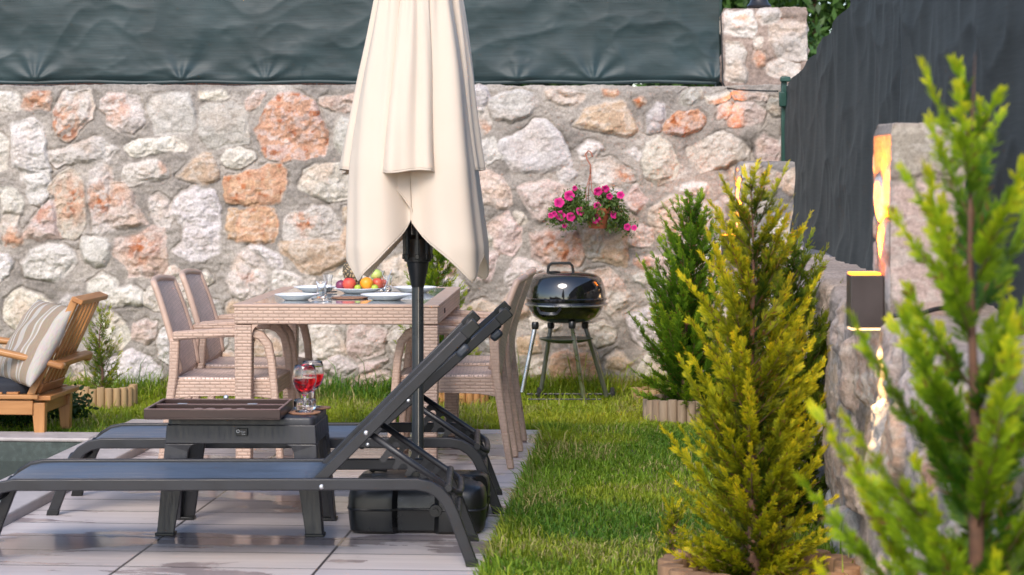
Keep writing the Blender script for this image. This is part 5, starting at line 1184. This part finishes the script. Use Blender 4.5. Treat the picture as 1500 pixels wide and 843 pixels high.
# ------------------------------------------------------------------ kettle grill
BY = 12.2; bxc = (829-750)*BY/F
kg = empty('kettle_grill', (bxc,BY,0), 0, 'glossy black kettle charcoal grill on silver legs by the wall', 'grill')
m, nt, b = nodes('black_enamel'); b.inputs['Base Color'].default_value=(.006,.006,.007,1); b.inputs['Roughness'].default_value=.06; b.inputs['Coat Weight'].default_value=1; b.inputs['Coat Roughness'].default_value=.03; M['enamel']=m
kz = lambda py: CAMH-(py-HZ)*BY/F
rk = .229
q = MB(); q.lathe([(.0,kz(473)),(.09,kz(473)),(.145,kz(470)),(.190,kz(463)),(.216,kz(453)),(.226,kz(446)),(.229,kz(442)),(.233,kz(441)),(.233,kz(439.5))], n=56); q.build('bowl', M['enamel'], kg, smooth=50)
q = MB(); q.lathe([(.236,kz(439)),(.237,kz(436.5)),(.230,kz(435.5)),(.229,kz(430)),(.222,kz(419)),(.203,kz(408)),(.175,kz(402.5)),(.12,kz(399.5)),(.06,kz(398.3)),(0,kz(398))], n=56); lid = q.build('lid', M['enamel'], kg, smooth=50)
q = MB(); q.lathe([(.2375,kz(447)),(.240,kz(446.5)),(.240,kz(445.2)),(.2375,kz(444.7))], n=56); q.build('rim_band', M['steel'], kg)
hx0 = (802-829)*BY/F; hx1 = (840-829)*BY/F
q = MB(); q.sweep([(hx0,-.02,kz(401)),(hx0+.006,-.02,kz(390)),(hx0+.022,-.02,kz(385.5)),(hx1-.022,-.02,kz(385.5)),(hx1-.006,-.02,kz(390)),(hx1,-.02,kz(401))], (0,1,0), .026, .016); q.build('lid_handle', M['black_plastic'], lid, bevel=.004)
q = MB(); q.lathe([(0,kz(399.5)),(.034,kz(399.5)),(.036,kz(397.5)),(.02,kz(396.5)),(0,kz(396.5))], ((812-829)*BY/F,-.05,0), 20); q.build('vent', M['black_plastic'], lid)
q = MB(); q.sweep([(-.165,-.185,kz(449)),(-.150,-.225,kz(455)),(-.10,-.262,kz(456)),(-.06,-.262,kz(455.5)),(-.035,-.228,kz(449))], (0,.3,1), .016, .010); q.build('bowl_handle', M['anthracite'], kg, smooth=60)
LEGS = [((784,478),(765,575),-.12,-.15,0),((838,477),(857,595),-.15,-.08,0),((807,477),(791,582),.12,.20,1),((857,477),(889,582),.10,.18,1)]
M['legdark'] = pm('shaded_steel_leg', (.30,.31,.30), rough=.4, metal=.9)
for (a0,a1),(b0,b1),ya,yb,dk in LEGS:
    pa_ = P(a0,a1,BY+ya); pb_ = P(b0,b1,BY+yb)
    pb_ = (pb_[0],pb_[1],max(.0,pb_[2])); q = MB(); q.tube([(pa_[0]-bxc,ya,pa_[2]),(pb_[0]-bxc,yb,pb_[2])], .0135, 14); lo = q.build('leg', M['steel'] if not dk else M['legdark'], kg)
    q = MB(); q.lathe([(.0175,-.012),(.021,0),(.021,.022),(.016,.03)], (pa_[0]-bxc,ya,pa_[2]-.006), 16); q.build('leg_socket', M['black_plastic'], lo)
q = MB(); q.lathe([(0,kz(503)),(.07,kz(502.5)),(.13,kz(499.5)),(.155,kz(496.5)),(.157,kz(495.5)),(.13,kz(498)),(0,kz(501))], n=40); q.build('ash_tray', pm('dark_green_tray',(.05,.075,.05),rough=.4), kg, smooth=50)
for px in (790,897):
    Yw = BY+.2; x_ = (px-750)*Yw/F-bxc; q = MB(); q.lathe([(0,-.012),(.020,-.013),(.036,-.012),(.040,-.006),(.040,.006),(.036,.012),(.020,.013),(0,.012)], (0,0,0), 28, Matrix.Rotation(R(90),3,'Y')); o = q.build('wheel', M['rubber'], kg, smooth=40); o.location=(x_,.2,.042)
    q = MB(); q.lathe([(0,-.015),(.014,-.015),(.014,.015),(0,.015)], (0,0,0), 16, Matrix.Rotation(R(90),3,'Y')); q.build('hubcap', M['anthracite'], o)
q = MB(); q.tube([((772-750)*12.2/F-bxc,-.12,.045),((880-750)*12.2/F-bxc,-.12,.045)], .004, 8); q.tube([((772-750)*12.2/F-bxc,.2,.042),((897-750)*12.4/F-bxc,.2,.042)], .006, 8)
for i in range(9): x_ = -.2+.047*i; q.tube([(x_,-.12,.05),(x_,.2,.047)], .0022, 6)
q.build('wire_rack', M['anthracite'], kg)

# ------------------------------------------------------------------ petunias in a hanging pot on the wall
HYP = 12.62; hx_, _, hz_ = P(862,318,HYP)
hp = empty('hanging_flowerpot', (hx_,HYP,hz_), 0, 'terracotta pot of magenta petunias hanging on the stone wall', 'flower pot')
M['terra'] = pm('terracotta', (.36,.095,.045), rough=.6, var=.2, bump=.2); M['rustwire'] = pm('brown_plastic_hanger', (.30,.10,.055), rough=.5, bump=0)
def hl(px, py, dy=0): p = P(px,py,HYP+dy); return (p[0]-hx_, p[1]-HYP, p[2]-hz_)
q = MB(); z0_ = hl(862,335)[2]; z1_ = hl(862,305)[2]; q.lathe([(0,z0_),(.050,z0_),(.053,z0_+.006),(.075,z1_-.03),(.082,z1_-.03),(.084,z1_),(.078,z1_),(.070,z1_-.03),(0,z1_-.035)], (.055,0,0), 36); q.build('pot', M['terra'], hp, smooth=40)
q = MB(); q.tube([hl(868,230,.02),hl(866,224,.03),hl(862,221,.05),hl(858,226,.04),hl(860,234,.02),hl(865,242,.01),hl(865,255,0)], .0045, 8)
q.tube([hl(865,254),hl(858,280,-.02),hl(860,306,-.07)], .0028, 6); q.tube([hl(865,254),hl(867,280,0),hl(884,306,-.01)], .0028, 6); q.tube([hl(865,254),hl(862,280,.03),hl(862,306,.07)], .0028, 6)
q.build('hanger', M['rustwire'], hp, smooth=180)
bl = [(*hl(px,py,dy), r) for px,py,dy,r in ((838,300,-.02,.075),(820,310,-.02,.06),(850,305,-.06,.06),(832,322,-.03,.055),(893,300,-.02,.07),(905,315,-.02,.06),(886,288,-.02,.05),(915,328,-.02,.04),(870,312,-.09,.05),(845,285,0,.04),(858,318,-.09,.04),(812,322,-.01,.035),(922,338,-.02,.025),(897,330,-.02,.04))]
leafcloud('foliage', hp, bl, 3800, .012, ((.035,.075,.015),(.13,.20,.04)), M['broad'], 9)
M['petal'] = attr_mat('petunia_petal', rough=.6, var=.1, vs=40, bump=0, trans=.25, spec=.2, tcol=(1.1,.5,.8))
fl = [(819,297,8),(834,287,8),(807,316,4.5),(821,316,8),(836,318,7),(850,310,7),(876,281,7),(887,277,6),(893,288,5),(909,286,6),(875,302,6),(872,321,7.5),(899,315,6),(919,333,5.5),(929,334,4.5),(842,276,4),(827,331,4),(812,314,4.5)]
pr = random.Random(11)
for px,py,s_ in fl:
    c = Vector(hl(px,py,-.085+pr.uniform(-.02,.02))); rr = s_*HYP/F; nn = Vector((pr.uniform(-.5,.5),-1,pr.uniform(-.35,.45))).normalized(); a = nn.cross(Vector((0,0,1))).normalized(); b_ = nn.cross(a)
    V = [c-nn*rr*.55]; C = [(.30,.02,.14)]
    for ring,(rad,dep,cc) in enumerate(((.35,-.15,(.45,.02,.17)),(.8,.08,(.72,.025,.24)),(1.0,.0,(.78,.05,.30)))):
        for k in range(25):
            an = 2*math.pi*k/25; lobe = 1-.16*(abs(math.cos(an*2.5))**6)*(ring == 2)+.03*math.sin(an*7+px); V.append(c+(a*math.cos(an)+b_*math.sin(an))*rr*rad*lobe+nn*(rr*(dep+.06*math.sin(an*5)))); C.append(cc)
    qs = []; ts = [(0,1+k,1+(k+1)%25) for k in range(25)]
    for ring in range(2):
        for k in range(25): i0 = 1+ring*25; qs.append((i0+k,i0+25+k,i0+25+(k+1)%25,i0+(k+1)%25))
    mesh_np('flower', [tuple(v) for v in V], quads=qs, tris=ts, mat=M['petal'], colors=np.array(C), parent=hp, smooth=180)

# ------------------------------------------------------------------ up-and-down wall lamps and the pillar lantern
M['lampbody'] = pm('brown_grey_lamp_housing', (.050,.037,.035), rough=.45, bump=.05)
M['glow'] = emis('warm_orange_lens', (1,.20,.008), 5); M['glow2'] = emis('warm_pale_lens', (1,.62,.28), 1.3)
def lamp(x, y, z, w, h, d, label, e_up, e_dn):
    l = empty('wall_lamp', (x,y,z), 0, label, 'wall lamp', 'up-and-down lamps on the pillars')
    q = MB(); q.box((0,0,0),(w,d,h)); q.build('housing', M['lampbody'], l, smooth=None, bevel=.003)
    q = MB(); q.box((-.002,0,h/2+.0035),(w-.012,d-.012,.006)); q.build('upper_lens', M['glow'], l, smooth=None)
    q = MB(); q.box((-.002,0,-h/2-.0035),(w-.012,d-.012,.006)); q.build('lower_lens', M['glow2'], l, smooth=None)
    q = MB(); q.box((w/2+.006,0,0),(.012,d*.7,h*.7)); q.build('bracket', M['lampbody'], l, smooth=None)
    for nm, zz_, e, c, rx in (('lamp_up',h/2+.012,e_up,(1,.25,.004),180),('lamp_down',-h/2-.012,e_dn,(1,.66,.28),0)):
        li = bpy.data.lights.new(nm,'SPOT'); li.energy = e; li.color = c; li.spot_size = R(62); li.spot_blend=.7; li.shadow_soft_size=.03
        lo = bpy.data.objects.new(nm, li); col.objects.link(lo); lo.parent = l; lo.location=(.004,0,zz_); lo.rotation_euler=(R(rx),0,0)
        if rx == 180: lo.rotation_euler=(R(180),R(13),0)
        else: lo.rotation_euler=(0,R(-13),0)
lx0 = (1243-750)*6.33/F; lx1 = (1291-750)*6.33/F
lamp((lx0+lx1)/2, 6.33, CAMH-(441-HZ)*6.33/F, lx1-lx0, (480-403)*6.33/F, .085, 'dark box lamp glowing orange on the slim right-hand pillar', 140, 15)
lx0 = (1056-750)*12.48/F; lx1 = (1080-750)*12.48/F
lamp((lx0+lx1)/2+.004, 12.48, CAMH-(362-HZ)*12.48/F, lx1-lx0, .135, .085, 'far box lamp glowing orange on the corner pillar behind the conifers', 90, 18)
ln = empty('lantern', P(1112,12,13.2), 0, 'grey lantern foot standing on the corner pillar', 'lantern')
q = MB(); q.lathe([(0,0),(.075,0),(.078,.012),(.060,.030),(.045,.07),(.042,.10),(.05,.11),(0,.11)], n=24); q.build('base', M['anthracite'], ln, smooth=40)
q = MB(); q.lathe([(0,.112),(.07,.112),(.09,.30),(.088,.31),(0,.31)], n=6); q.build('glass_body', M['glass'], ln, smooth=None)
q = MB(); q.lathe([(.10,.312),(.10,.33),(.03,.40),(0,.41)], n=6); q.build('cap', M['anthracite'], ln, smooth=None)

# ------------------------------------------------------------------ light, sky, camera
w = bpy.data.worlds.new('World'); scene.world = w; w.use_nodes = True; nt = w.node_tree; bg = nt.nodes['Background']
sky = nt.nodes.new('ShaderNodeTexSky'); sky.sky_type='NISHITA'; sky.sun_disc=False; sky.sun_elevation=R(40); sky.sun_rotation=R(194); sky.air_density=1.0; sky.dust_density=1.0
nt.links.new(sky.outputs[0], bg.inputs[0]); bg.inputs[1].default_value=.14
sd = bpy.data.lights.new('sun','SUN'); sd.energy=1.3; sd.angle=R(24); sd.color=(1,.90,.80)
so = bpy.data.objects.new('sun', sd); col.objects.link(so)
az, el = R(194), R(40)      # from behind the viewer, slightly right
d = Vector((math.sin(az)*math.cos(el), math.cos(az)*math.cos(el), math.sin(el)))   # towards the sun
so.rotation_euler = (-d).to_track_quat('-Z','Y').to_euler()
cd = bpy.data.cameras.new('camera'); co = bpy.data.objects.new('camera', cd); col.objects.link(co); scene.camera = co
co.location=(0,0,CAMH); co.rotation_euler=(R(90),0,0)
cd.sensor_width=36; cd.lens=36*F/1500; cd.shift_y=-(421.5-HZ)/1500; cd.clip_end=500
cd.dof.use_dof=True; cd.dof.focus_distance=9.4; cd.dof.aperture_fstop=4.6
vs_ = scene.view_settings; vs_.view_transform='Standard'; vs_.look='None'; vs_.gamma=1; vs_.use_curve_mapping=False; vs_.exposure=1.18
